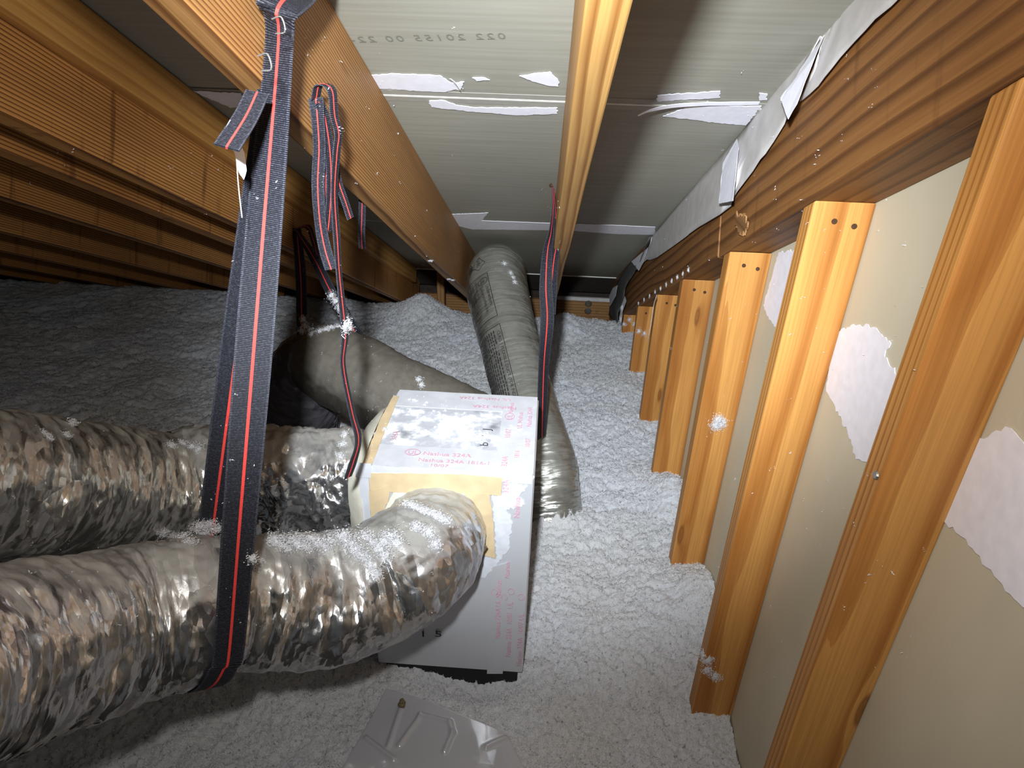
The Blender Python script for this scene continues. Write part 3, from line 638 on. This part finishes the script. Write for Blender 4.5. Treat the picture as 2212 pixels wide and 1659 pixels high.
for (x0, y0, txt, sz) in [(-.052, 1.06, '324A', .016), (-.052, 1.16, '10/07', .016), (-.052, 1.235, 'UL Nashua', .016), (-.030, 1.09, '1816', .014), (-.030, 1.20, 'UL Nashua', .015), (-.010, 1.13, '10/07', .015), (-.010, 1.21, 'Nashua 324A', .015)]:
    text_obj('printed_text', txt, sz, M['inkred'], lambda u, v, x0=x0, y0=y0: (x0 - v, y0 + u, BZ + .0038), box)
for (u, v) in ((-.240, 1.0905), (-.058, 1.247)): flat_ring('print_ring', u, v, *((.0145, .010) if u < -.1 else (.009, .0135)), .0014, M['inkred'], lambda a, b: (a, b, BZ + .0039), box)
text_obj('printed_text', '10/07', .016, M['inkred'], lambda u, v: (-.20 + u, 1.047 + v * .8, BZ + .0034), box)
for y0, tx in ((1.10, 'L'), (1.13, 'b'), (1.165, 'I'), (1.19, 'J')): text_obj('printed_text', tx, .030, M['inkblack'], lambda u, v, y0=y0: (-.095 - v * .8, y0 + u, BZ + .0012), box)
# print running up the front right-hand tape
for (px, py, txt, sz) in [(1080, 1380, 'Nashua 324A UL Nashua', .017), (1103, 1420, 'Nashua 324A  10/07  UL', .017), (1126, 1440, 'Nashua 324A  10/07 UL', .017), (1100, 1250, 'Nashua', .015), (1122, 1120, 'Nashua', .017), (1098, 1066, '324A', .015)]:
    p = ony(px, py, BY0 - .003); text_obj('printed_text', txt, sz, M['inkred'], lambda u, v, p=p: (p[0] - v, p[1], p[2] + u), box)
for (px, py) in ((1068, 1280), (1090, 1290), (1104, 1278), (1126, 1290)):
    p = ony(px, py, BY0 - .003); flat_ring('print_ring', p[0], p[2], .006, .008, .0012, M['inkred'], lambda a, b, p=p: (a, p[1], b), box)
for px, tx in ((905, '1'), (938, '5')):
    p = ony(px, 1375, BY0 - .003); text_obj('printed_text', tx, .038, M['inkblack'], lambda u, v, p=p: (p[0] + u, p[1], p[2] + v * .7), box)

# ================================================================== FLEXIBLE DUCTS
def path(rows): return [list(atd(a, b, Z)) + [r] for a, b, Z, r in rows]
# A: the near duct that is slung in the strap and turns into the front of the box
pa = path([(-420, 1580, .58, .105), (-200, 1490, .68, .106), (0, 1425, .78, .107), (250, 1354, .92, .107), (420, 1316, .99, .104), (497, 1300, 1.03, .096), (580, 1296, 1.07, .103), (700, 1292, 1.12, .105), (800, 1266, 1.165, .106), (872, 1224, 1.205, .105)])
pa += [[-.193, .965, -.885, .102], [-.188, 1.03, -.895, .098], [-.188, 1.06, -.896, .098]]
def flatA(th, s): return 1 + .0 * th
A = Tube(pa, 150, .0042, 3, .0075, .0022, .0008, .033)
ductA = empty('flexible_duct'); tag(ductA, 'crinkled foil duct in the foreground, slung in the wide strap', 'duct', 'flexible ducts')
A.build('foil_jacket', M['foil'], ductA)
# B: the second duct, joined to the left side of the box
pb = path([(-420, 1010, .86, .118), (-200, 1030, .97, .118), (0, 1045, 1.08, .117), (250, 1052, 1.27, .113), (420, 1050, 1.385, .106)])
pb += [[-.60, 1.135, -.885, .105]]
B = Tube(pb, 130, .0046, 11, .0075, .0022, .0008, .034)
ductB = empty('flexible_duct'); tag(ductB, 'older foil duct behind the foreground one, running to the left side of the box', 'duct', 'flexible ducts')
B.build('foil_jacket', M['foil2'], ductB)
B2 = Tube([[-.64, 1.12, -.88, .100], [-.60, 1.135, -.885, .112], [-.53, 1.155, -.893, .116], [-.44, 1.17, -.9, .114], [-.37, 1.175, -.9, .108], [-.33, 1.18, -.9, .10]], 120, .005, 15, .014, .005, .0, .04)
tag(B2.build('collar_wrap', M['foilwrap'], ductB), 'shiny crumpled foil wrapped round the joint')
B3 = Tube([[-.735, 1.065, -.852, .104], [-.71, 1.085, -.860, .117], [-.675, 1.105, -.868, .121], [-.645, 1.12, -.876, .114], [-.63, 1.125, -.879, .102]], 110, .005, 19, .012, .004, .0, .04)
tag(B3.build('joint_wrap', M['foilwrap'], ductB), 'bright foil flap lapped over the duct joint')
# taped flange between collar and box
V = []; n = 28
for k, (x, e) in enumerate(((-.372, 0), (-.345, .03), (-.334, .034))):
    for j in range(n):
        a = 2 * math.pi * j / n; V.append((x, 1.185 + (.118 + e) * math.copysign(abs(math.cos(a)) ** .6, math.cos(a)), -.90 + (.112 + e) * math.copysign(abs(math.sin(a)) ** .6, math.sin(a))))
mk('taped_flange', V, gridq(n, 3, True)[:, ::-1], M['cream'], ductB, True)
# C: the old grey duct that rises over a strap behind the box, its far limb black
pc = path([(1080, 960, 1.86, .11), (960, 905, 1.85, .112), (850, 855, 1.86, .114), (770, 812, 1.88, .116), (715, 785, 1.9, .112), (682, 772, 1.92, .098)])
Cc = Tube(pc, 100, .006, 21, .005, .0014, .0008, .05)
ductC = empty('flexible_duct'); tag(ductC, 'dusty grey duct folded over a strap behind the box, black film on its far limb', 'duct', 'flexible ducts')
Cc.build('grey_jacket', M['foilgrey'], ductC)
pk = path([(700, 782, 1.93, .085), (672, 790, 1.95, .10), (655, 830, 2.0, .115), (645, 875, 2.1, .125), (640, 920, 2.25, .13)])
Ck = Tube(pk, 100, .006, 25, .006, .004, .0, .05)
tag(Ck.build('black_film', M['black'], ductC), 'black glossy film jacket')
# D: the tall printed duct that climbs between two rafters
pd = [[.06, 1.50, -1.46, .10], [.055, 1.58, -1.34, .105]] + path([(1168, 1000, 2.06, .105), (1136, 880, 2.16, .098), (1108, 770, 2.28, .1), (1085, 680, 2.42, .108), (1073, 622, 2.53, .114)])
e_ = np.array(pd[-1][:3]); pd += [list(e_ + [-.004, .09, .03]) + [.108], list(e_ + [-.008, .17, .01]) + [.09], list(e_ + [-.01, .25, -.05]) + [.07]]
D_ = Tube(pd, 120, .005, 31, .005, .0011, .0003, .016)
ductD = empty('flexible_duct'); tag(ductD, 'tall silver duct with black print climbing between two rafters', 'duct', 'flexible ducts')
D_.build('silver_jacket', M['foilclear'], ductD)
# print on the tall duct: find the surface angle that faces the camera's left
def face_angle(tb, s, dirv):
    i = int(np.clip(np.searchsorted(tb.s, s), 1, len(tb.s) - 1)); return math.atan2(np.dot(dirv, tb.V[i]), np.dot(dirv, tb.U[i]))
Ltot = D_.s[-1]; sTop = float(D_.s[np.argmin(np.linalg.norm(D_.c - e_, axis=1))])
th0 = face_angle(D_, sTop - .2, np.array([-.45, -.85, .2])); sg = 1 if face_angle(D_, sTop - .2, np.array([-.9, -.4, .1])) > th0 else -1
def dmap(u, v, off=.0035):    # u runs down the duct, v round it (towards its right)
    s = sTop - u; th = th0 - sg * v / .105; p, nn = D_.surf(min(max(s, .01), Ltot - .01), th, off); return p
poly_lines('print_frame', [(.05, .062, .27, .062), (.05, -.05, .27, -.05), (.05, -.05, .05, .062), (.27, -.05, .27, .062), (.31, .062, .62, .062), (.31, -.05, .62, -.05), (.31, -.05, .31, .062)], .0022, M['inkblack'], dmap, ductD, 24)
flat_ring('print_ring', .082, .04, .017, .017, .002, M['inkblack'], dmap, ductD)
text_obj('printed_text', 'UL', .022, M['inkblack'], lambda u, v: dmap(.068 + u, .032 + v), ductD)
for (u0, v0, t, z_) in [(.108, .047, 'Underwriters', .019), (.108, .027, 'Laboratories Inc.', .019), (.06, .008, 'LISTED AIR DUCT', .012), (.06, -.008, 'CLASS 1  UL 181', .012), (.06, -.022, 'AIR DUCT MATERIAL', .012), (.06, -.036, 'INSTALL PER UL', .012),
                        (.335, .046, 'CLASS 1 FLEXIBLE DUCT (FOR INDOOR USE)', .0165)]:
    text_obj('printed_text', t, z_, M['inkblack'], lambda u, v, u0=u0, v0=v0: dmap(u0 + u, v0 + v), ductD)
segs = []
for k in range(9):
    v = .034 - k * .0095; u = .325
    while u < .60:
        l = random.uniform(.006, .02); segs.append((u, v, min(u + l, .6), v)); u += l + random.uniform(.003, .006)
        if random.random() < .06: u += .03
poly_lines('fine_print', segs, .0042, M['inkblack'], dmap, ductD, 2)
poly_lines('emblem_frame', [(-.055, .035, -.02, .06), (-.02, .06, .015, .035), (.015, .035, -.02, .005), (-.02, .005, -.055, .035)], .002, M['inkblack'], dmap, ductD, 8)
text_obj('printed_text', 'adc', .024, M['inkblack'], lambda u, v: dmap(-.042 + u, .028 + v), ductD)
poly_lines('emblem_rays', [(-.02 + .006 * math.cos(a), .012 + .006 * math.sin(a), -.02 + .03 * math.cos(a), .012 + .03 * math.sin(a)) for a in np.linspace(-2.6, -.5, 7)], .003, M['inkblack'], dmap, ductD, 4)

# ================================================================== STRAPS
# 1: the wide sling round the near duct
iA = int(np.argmin(np.linalg.norm(A.c - atd(497, 1300, 1.03), axis=1))); cA, aA, rA = A.c[iA], A.T[iA], float(A.R[iA - 9:iA + 10].max()) + .0015
T1 = np.array([-.292, .775, -.03])
ez = nrm((T1 - cA) - aA * np.dot(T1 - cA, aA)); ey = np.cross(aA, ez); ey = ey if ey[1] < 0 else -ey     # ey towards the camera
Lh = np.dot(T1 - cA, ez); al = math.acos(rA / Lh)
def circ(a):      # a point just off the duct skin, the loop a little skewed along the duct
    k = int(np.clip(iA + (-.0205 - .0215 * math.sin(a)) / .0042, 8, len(A.s) - 9)); d = math.cos(a) * ez + math.sin(a) * ey
    th = int((math.atan2(np.dot(d, A.V[k]), np.dot(d, A.U[k])) % (2 * math.pi)) / (2 * math.pi) * A.nu); cols = [(th + q) % A.nu for q in range(-5, 6)]
    return A.c[k] + (float(A.R[k - 6:k + 7][:, cols].max()) + .003) * d
shift = aA * np.dot(T1 - cA, aA)
sling = empty('webbing_strap', tuple(T1)); sling.location = (0, 0, 0)
tag(sling, 'wide black strap with red stripe slung round the foreground duct', 'strap', 'black straps with red stripe')
wtop = nrm([.55, -.75, -.1])
fr = circ(al); pts = [onx(a, b, -.286) for a, b in ((705, -110), (650, -35), (600, 20))]
wid = [(.6, .2, -.75), (.65, .1, -.7), (.8, -.15, -.5)]
for t in (0, .25, .5, .75, 1): pts.append(T1 * (1 - t) + fr * t + shift * 0); wid.append(nrm(np.array([.80, -.5, -.2]) * (1 - t) ** 1.5 + aA * (1 - (1 - t) ** 1.5)))
for a in np.linspace(al + .25, math.pi + .1, 7): pts.append(circ(a)); wid.append(aA)
strap('strap_band', pts, wid, .043, sling)
bk = circ(-al - .15); pts = [circ(a) for a in np.linspace(math.pi - .1, 2 * math.pi - al - .35, 6)]; wid = [aA] * 6
Tb = T1 + np.array([-.006, .012, 0])
for t in (0, .25, .5, .75, 1): pts.append(bk * (1 - t) + Tb * t); wid.append(nrm(aA * (1 - t) + np.array([.80, -.5, -.2]) * t))
strap('strap_band', pts, wid, .043, sling)
pts = [onx(556, 200, -.30), onx(540, 250, -.30) + [0, -.01, 0], onx(509, 312, -.30) + [0, -.02, 0]]
strap('strap_tail', pts, [(.75, -.3, -.35)] * 3, .023, sling)
for (a, b) in ((602, 52), (572, 132)):
    p = onx(a, b, T1[0] + .03); ribbon('staple', [p + [-.006, 0, .004], p + [.004, -.002, .006], p + [.006, -.002, -.006], p + [-.004, 0, -.008]], [(0, 1, 0)] * 4, .0012, M['steel'], sling, .0012, .002)
# 2: loose ends hanging from the same rafter
def hang(x, y, z0, z1, wob, n=7, seed=0, dy=0.0):
    return [np.array([x + wob * float(perlin(k * .9, seed, 0, seed)), y + dy * k / (n - 1) + wob * float(perlin(k * .9, seed + 3, 1, seed)), z0 + (z1 - z0) * k / (n - 1)]) for k in range(n)]
loose = empty('webbing_strap'); tag(loose, 'bundle of loose narrow strap ends draped over a nail on the rafter', 'strap', 'black straps with red stripe')
xr = -.300
def hp(px, py, x=xr): return onx(px, py, x)
p0 = hp(682, 212); 
def vert(px, py, top):   # point straight under top whose image row is py
    r = wray(px, py); return r * (top[1] / r[1])
main = [p0 + [.0, 0, .0]] + [vert(a, b, p0 + [0, -.012, 0]) for a, b in ((686, 250), (690, 320), (687, 400), (692, 480), (703, 540), (716, 582))]
strap('strap_end', main, [(.9, .1, 0), (.95, -.2, 0), (1, -.3, 0), (1, -.2, 0), (1, -.3, 0), (1, -.1, .2), (1, 0, .3)], .0185, loose, .004, .0012)
arc = [p0 + [0, 0, 0], p0 + [.008, -.006, .016], p0 + [.024, -.01, .012]] + [vert(a, b, p0 + [.0, -.012, 0]) for a, b in ((722, 250), (731, 290), (727, 330))]
long_ = arc + [vert(a, b, p0 + [0, -.008, 0]) for a, b in ((722, 420), (728, 520), (733, 600), (745, 720), (741, 790), (760, 890), (774, 950), (762, 1000), (751, 1032))]
strap('strap_end', long_, [(.3, 1, 0)] * 3 + [(.25, 1, 0)] * 3 + [(.15, 1, 0), (.2, 1, 0), (.1, 1, 0), (.3, 1, 0), (.1, 1, 0), (.15, 1, 0), (.3, 1, 0), (.6, .8, .2), (.6, .8, .3)], .0185, loose, .005, .0012)
lp = [p0 + [.004, -.004, -.004]] + [vert(a, b, p0 + [0, -.002, 0]) for a, b in ((700, 250), (712, 330), (714, 420), (706, 505), (700, 470), (702, 380), (696, 260))]
strap('strap_end', lp, [(.35, 1, 0)] * 8, .0185, loose, .004, .0012)
en = [vert(a, b, p0 + [.0, .02, 0]) for a, b in ((722, 330), (730, 390), (745, 435), (757, 472))]
strap('strap_end', en, [(.3, 1, 0)] * 4, .016, loose, .004, .0012)
# short cut-off end on the far side of the same rafter
q0 = onx(783, 432, -.36); cut = [vert(a, b, q0) for a, b in ((783, 425), (782, 470), (781, 505), (783, 537))]
o = strap('webbing_strap', cut, [(1, -.3, 0)] * 4, .0155, None, .005, .0012); tag(o, 'short cut-off strap end hanging behind the rafter', 'strap', 'black straps with red stripe')
# 3: sling round the grey duct, hooked on the stained rafter
K = onx(641, 492, -.70); sl = empty('webbing_strap'); tag(sl, 'dark strap forming a narrow triangle above the dusty grey duct', 'strap', 'black straps with red stripe')
lA = [K, atd(650, 600, 1.9), atd(652, 690, 1.9), atd(655, 745, 1.9), atd(690, 830, 1.86), atd(735, 890, 1.82)]
strap('strap_band', lA, [(1, -.2, 0)] * 3 + [(1, -.2, -.3), (.5, -.2, .6), (.5, .2, .6)], [.026, .033, .033, .03, .012, .01], sl)
lB = [K + [0, -.01, 0], atd(680, 560, 1.86), atd(715, 630, 1.84), atd(752, 690, 1.84), atd(790, 760, 1.9)]
strap('strap_band', lB, [(1, -.2, .4)] * 5, [.012, .03, .033, .033, .03], sl)
strap('strap_tail', [K + [.0, -.008, .0], atd(664, 490, 1.8), atd(677, 520, 1.79), atd(684, 550, 1.79), atd(690, 545, 1.8)], [(.2, 1, .1)] * 5, .02, sl, .005)
# 4: strap from the right-hand rafter down behind the box
y4 = 1.62; top4 = ony(1193, 402, y4); st4 = empty('webbing_strap'); tag(st4, 'twisted strap hanging from the right rafter down behind the box', 'strap', 'black straps with red stripe')
P4 = [top4] + [ony(a, b, y4 - d) for a, b, d in ((1194, 450, 0), (1190, 500, .005), (1182, 545, .012), (1179, 620, .015), (1182, 690, .012), (1175, 780, .012), (1172, 860, .012), (1170, 945, .01))]
strap('strap_band', P4, [(.2, 1, 0), (.3, 1, 0), (.5, .9, 0), (.9, .5, 0), (1, .15, 0), (1, .1, 0), (.8, .6, 0), (.75, .6, 0), (.6, .8, 0)], [.012, .02, .028, .034, .036, .034, .034, .034, .034], st4)
P5 = [top4 + [.004, .01, -.01]] + [ony(a, b, y4 + .012) for a, b in ((1200, 470), (1202, 520), (1194, 580), (1188, 680))]
strap('strap_band', P5, [(.2, 1, 0), (.4, 1, 0), (.7, .7, 0), (.9, .4, 0), (1, .3, 0)], [.01, .022, .026, .03, .03], st4)
disc('nail', top4 + [-.002, -.004, .002], (-.8, -.6, 0), .005, M['nail'], None, .004).parent = st4

# ================================================================== SMALL THINGS
# plastic sheet on the floor
A0, A1, A2, A3 = [onz(*p, FL - .035) for p in ((835, 1496), (1095, 1592), (1200, 1800), (700, 1735))]
nb = 110; V = []
cre = [((868, 1522), (838, 1612)), ((908, 1548), (862, 1610)), ((908, 1546), (970, 1562)), ((972, 1562), (977, 1585)), ((977, 1585), (960, 1625)), ((1092, 1592), (1050, 1615)), ((790, 1590), (850, 1640))]
cre = [(onz(*a, FL - .02)[:2], onz(*b, FL - .02)[:2]) for a, b in cre]
for j in range(nb):
    for i in range(nb):
        u, v = i / (nb - 1), j / (nb - 1); p = (A0 * (1 - u) + A1 * u) * (1 - v) + (A3 * (1 - u) + A2 * u) * v
        p = p.copy(); z = float(base_z(p[0], p[1])) + .028 + .008 * float(perlin(p[0] * 7, p[1] * 7, 0, 55)) + .012 * math.sin(u * 3.1) * (1 - v)
        for a, b in cre:
            ab = b - a; t = np.clip(np.dot(p[:2] - a, ab) / np.dot(ab, ab), 0, 1); d = np.linalg.norm(p[:2] - a - ab * t); z += .006 * math.exp(-(d / .0045) ** 2)
        V.append((p[0], p[1], z))
t = NT('milky_plastic'); t.set(Base__Color=lin((208, 210, 218)), Roughness=.07, Alpha=.55); t.b.inputs['Specular IOR Level'].default_value = 1.0
bag = mk('plastic_sheet', V, gridq(nb, nb), t.m, None, True); s = bag.modifiers.new('t', 'SOLIDIFY'); s.thickness = .0006
tag(bag, 'milky plastic sheet lying on the insulation at the bottom', 'plastic sheet')
def clump(name, c, size, mat, n=3, seed=0, squash=.6, nv=(0, 0, 1), parent=None):
    V, F = [], []; nvv = Vector(nv).normalized(); q = Vector((0, 0, 1)).rotation_difference(nvv)
    for k in range(n):
        o_ = Vector((random.uniform(-.6, .6), random.uniform(-.6, .6), random.uniform(0, .3))) * size if n > 1 else Vector()
        r = size * random.uniform(.4, .75); b = len(V); a_, e_ = 9, 6
        for j in range(e_ + 1):
            for i in range(a_):
                ph, th = math.pi * j / e_, 2 * math.pi * i / a_; d = Vector((math.sin(ph) * math.cos(th), math.sin(ph) * math.sin(th), math.cos(ph) * squash))
                d = d * r * (1 + .8 * float(perlin(d.x * 2.3 + seed, d.y * 2.3 + k, d.z * 2.3, seed))); V.append(Vector(c) + q @ (o_ + d))
        F += [(b + j * a_ + i, b + j * a_ + (i + 1) % a_, b + (j + 1) * a_ + (i + 1) % a_, b + (j + 1) * a_ + i) for j in range(e_) for i in range(a_)]
    return mk(name, V, F, mat, parent, True)
p = onz(868, 1521, FL + .003); tag(clump('debris_clump', p, .009, M['debris'], 5, 2, 1.0), 'small brown crumb of debris on the plastic sheet', 'debris')
# paper scrap caught on the strap tail, with its thread
b = onx(500, 285, -.30); o = patch('paper_scrap', [onx(x, y, -.31) for x, y in ((497, 258), (506, 266), (505, 290), (520, 312), (528, 330), (533, 368), (527, 388), (516, 372), (505, 325), (494, 318), (485, 298), (488, 275))], M['white'], None, .0008, (.3, -.9, 0), .001, .006, 2)
tag(o, 'white paper scrap dangling from the strap tail', 'paper')
ribbon('thread', [onx(x, y, -.312) for x, y in ((510, 325), (515, 400), (523, 470))], [(1, 0, 0)] * 3, .0008, M['grey'], o, .0008, .01)
o = ribbon('twisted_wire', [ony(x, y, BY0 - d) for (x, y), d in zip(((1005, 1212), (1022, 1200), (1040, 1192), (1050, 1180)), (.02, .035, .04, .04))], [(0, 1, .3)] * 4, [.004, .007, .006, .004], M['wire'], None, .005, .002)
tag(o, 'short twisted wire end sticking out beside the duct mouth', 'wire')
# collar edge of the duct mouth
o = None
bpy.context.view_layer.update(); DG = bpy.context.evaluated_depsgraph_get()
def hit(px, py):
    r = wray(px, py); ok, loc, nv, _, ob, _ = SC.ray_cast(DG, Vector((0, 0, 0)), Vector(tuple(r))); return (loc, nv, ob) if ok else (None, None, None)
def tuft(pxs, size, label, n=420, group='loose insulation tufts'):
    """a fluffy clump built from curled flakes, resting where the listed picture points fall"""
    C = []
    hits = [h for h in (hit(*q) if len(q) == 2 else (Vector(atd(*q)), Vector((0, -.7, .7)), None) for q in pxs) if h[0] is not None]
    if not hits: return
    for _ in range(int(n * 5.5)):
        loc, nv, _o2 = random.choice(hits); g = np.array([random.gauss(0, 1) for _ in range(3)]) * size * .5
        nn = np.array(nv); h_ = abs(np.dot(g, nn)) * .55; g = g - nn * np.dot(g, nn) + nn * h_; C.append(np.array(loc) + g)
    V, T = flakes(len(C), np.array(C), .0015, 1); VV, TT = [V], [T]; nb_ = len(V); a_, e_ = 12, 8
    for kk, (loc, nv, _o2) in enumerate(hits):
        ph, th = np.meshgrid(np.linspace(0, np.pi, e_ + 1), np.linspace(0, 2 * np.pi, a_, endpoint=False), indexing='ij')
        dd = np.stack([np.sin(ph) * np.cos(th), np.sin(ph) * np.sin(th), np.cos(ph)], -1).reshape(-1, 3)
        rr = size * (.38 + .75 * perlin(dd[:, 0] * 2.4 + kk, dd[:, 1] * 2.4, dd[:, 2] * 2.4, kk + 3)); g = dd * rr[:, None]; nn = np.array(nv); g = g - nn * (g @ nn)[:, None] * .45
        q4 = gridq(a_, e_ + 1, True) + nb_; TT += [q4[:, :3], q4[:, [0, 2, 3]]]; VV.append(np.array(loc) + g); nb_ += len(g)
    V, T = np.concatenate(VV), np.concatenate(TT); o = mkquads('insulation_tuft', V, T, M['tuft'], None, False); tag(o, label, 'insulation', group, 'stuff'); return o
tuft([(590 + 14 * k, 1168 + (k % 3) * 8) for k in range(10)], .016, 'long drift of insulation fluff on top of the foreground duct right of the strap', 900)
tuft([(740 + 13 * k, 1160 + (k % 4) * 14) for k in range(10)], .017, 'thick patch of fluff on the bend of the foreground duct', 1000)
tuft([(790, 1205), (800, 1225), (812, 1240), (830, 1170)], .013, 'fluff trickling down the side of the duct bend', 320)
tuft([(880 + 12 * k, 1090 + (k * 5)) for k in range(8)], .013, 'fluff along the upper rim of the duct mouth', 500)
tuft([(925, 1150), (940, 1175), (900, 1140)], .012, 'fluff on the top of the duct mouth near the box', 300)
tuft([(352, 1150), (372, 1155), (395, 1160), (410, 1172)], .011, 'small fluff patch on the foreground duct left of the strap', 300)
tuft([(430, 1136), (450, 1132), (468, 1140), (440, 1150)], .012, 'fluff heaped against the left edge of the wide strap', 380)
tuft([(545, 1205), (552, 1225), (560, 1215)], .008, 'tiny fluff streak right below the strap shadow', 120)
tuft([(370, 962), (395, 958), (415, 965), (430, 970)], .010, 'fluff on the older duct just left of the strap', 240)
tuft([(95, 935), (105, 945), (145, 940), (155, 915), (160, 912)], .008, 'scattered fluff on the older duct at the left', 160)
tuft([(745, 940), (740, 960), (735, 985), (748, 1010)], .010, 'fluff beside the taped flange of the collar', 220)
tuft([(672, 722), (690, 716), (704, 712), (716, 708), (730, 706), (745, 704), (757, 706)], .012, 'fluff along the crest of the dusty grey duct', 420)
tuft([(655, 690, 1.86), (660, 705, 1.86), (652, 715, 1.86), (668, 716, 1.85)], .014, 'fluff at the left foot of the triangular strap', 240)
tuft([(716, 638, 1.81), (725, 650, 1.81), (733, 664, 1.81), (740, 672, 1.81), (747, 684, 1.8), (752, 694, 1.8)], .013, 'fluff clinging to the right leg of the triangular strap', 380)
tuft([(905, 820), (910, 832)], .009, 'fluff on the grey duct just behind the box', 120)
tuft([(1103, 590), (1108, 600), (1112, 610), (1090, 570)], .010, 'fluff on the shoulder of the tall silver duct', 180)
tuft([(1552, 905), (1558, 915), (1545, 918)], .015, 'round clump of fluff stuck to the third stud', 360)
tuft([(1520, 1415), (1530, 1425), (1528, 1445), (1545, 1460)], .013, 'clump of fluff stuck low on the second stud', 320)
tuft([(1360, 690), (1370, 700), (1380, 715), (1392, 720)], .013, 'fluff on the far studs under the beam end', 260)
tuft([(1345, 665), (1342, 690), (1348, 700)], .012, 'fluff below the crumpled paper at the beam end', 220)
tuft([(1380 + 12 * k, 655 - 8 * k) for k in range(10)], .006, 'thin line of fluff along the lower edge of the far beam', 260)
tuft([(912, 560), (915, 572), (930, 562)], .008, 'wisp of fluff on the lower edge of the strap rafter', 90)
tuft([(970, 602), (978, 604)], .007, 'small fluff speck where the strap rafter meets the tall duct', 80)
for k, (cx, cy, r, lab) in enumerate([(905, 880, 30, 'fluff patch near the back left of the box top'), (985, 890, 30, 'fluff patch in the middle of the box top'), (960, 935, 36, 'fluff patch at the front centre of the box top'),
        (1050, 945, 26, 'fluff patch at the right front of the box top'), (1115, 925, 22, 'fluff patch on the right tape of the box top'), (850, 930, 24, 'fluff patch at the left edge of the box top')]):
    tuft([(cx + random.uniform(-r, r) * 1.3, cy + random.uniform(-r, r) * .6) for _ in range(9)], .006, lab, 170)
# crumbs scattered over everything
C = []
for (x0, x1, y0, y1, n) in ((0, 540, 900, 1180, 60), (60, 1000, 1150, 1350, 90), (790, 1160, 850, 1010, 160), (680, 960, 720, 860, 50), (560, 1010, 60, 640, 70), (1000, 1170, 560, 860, 40), (1350, 2000, 420, 1500, 130), (1400, 1900, 100, 660, 40), (460, 570, 300, 1400, 14), (0, 560, 300, 620, 35), (1165, 1210, 400, 640, 20)):
    for _ in range(n):
        loc, nv, ob = hit(random.uniform(x0, x1), random.uniform(y0, y1))
        if loc is None or ob.name.startswith(('blown', 'fibre')): continue
        for _k in range(random.randint(1, 5)): C.append(np.array(loc) + np.array(nv) * .0012 + np.array([random.gauss(0, .0022) for _ in range(3)]))
V, T = flakes(len(C), np.array(C), .0015, 1); o = mkquads('insulation_crumbs', V, T, M['tuft'], None, False)
tag(o, 'tiny crumbs of insulation sprinkled over timber, straps and ducts', 'insulation', kind='stuff')
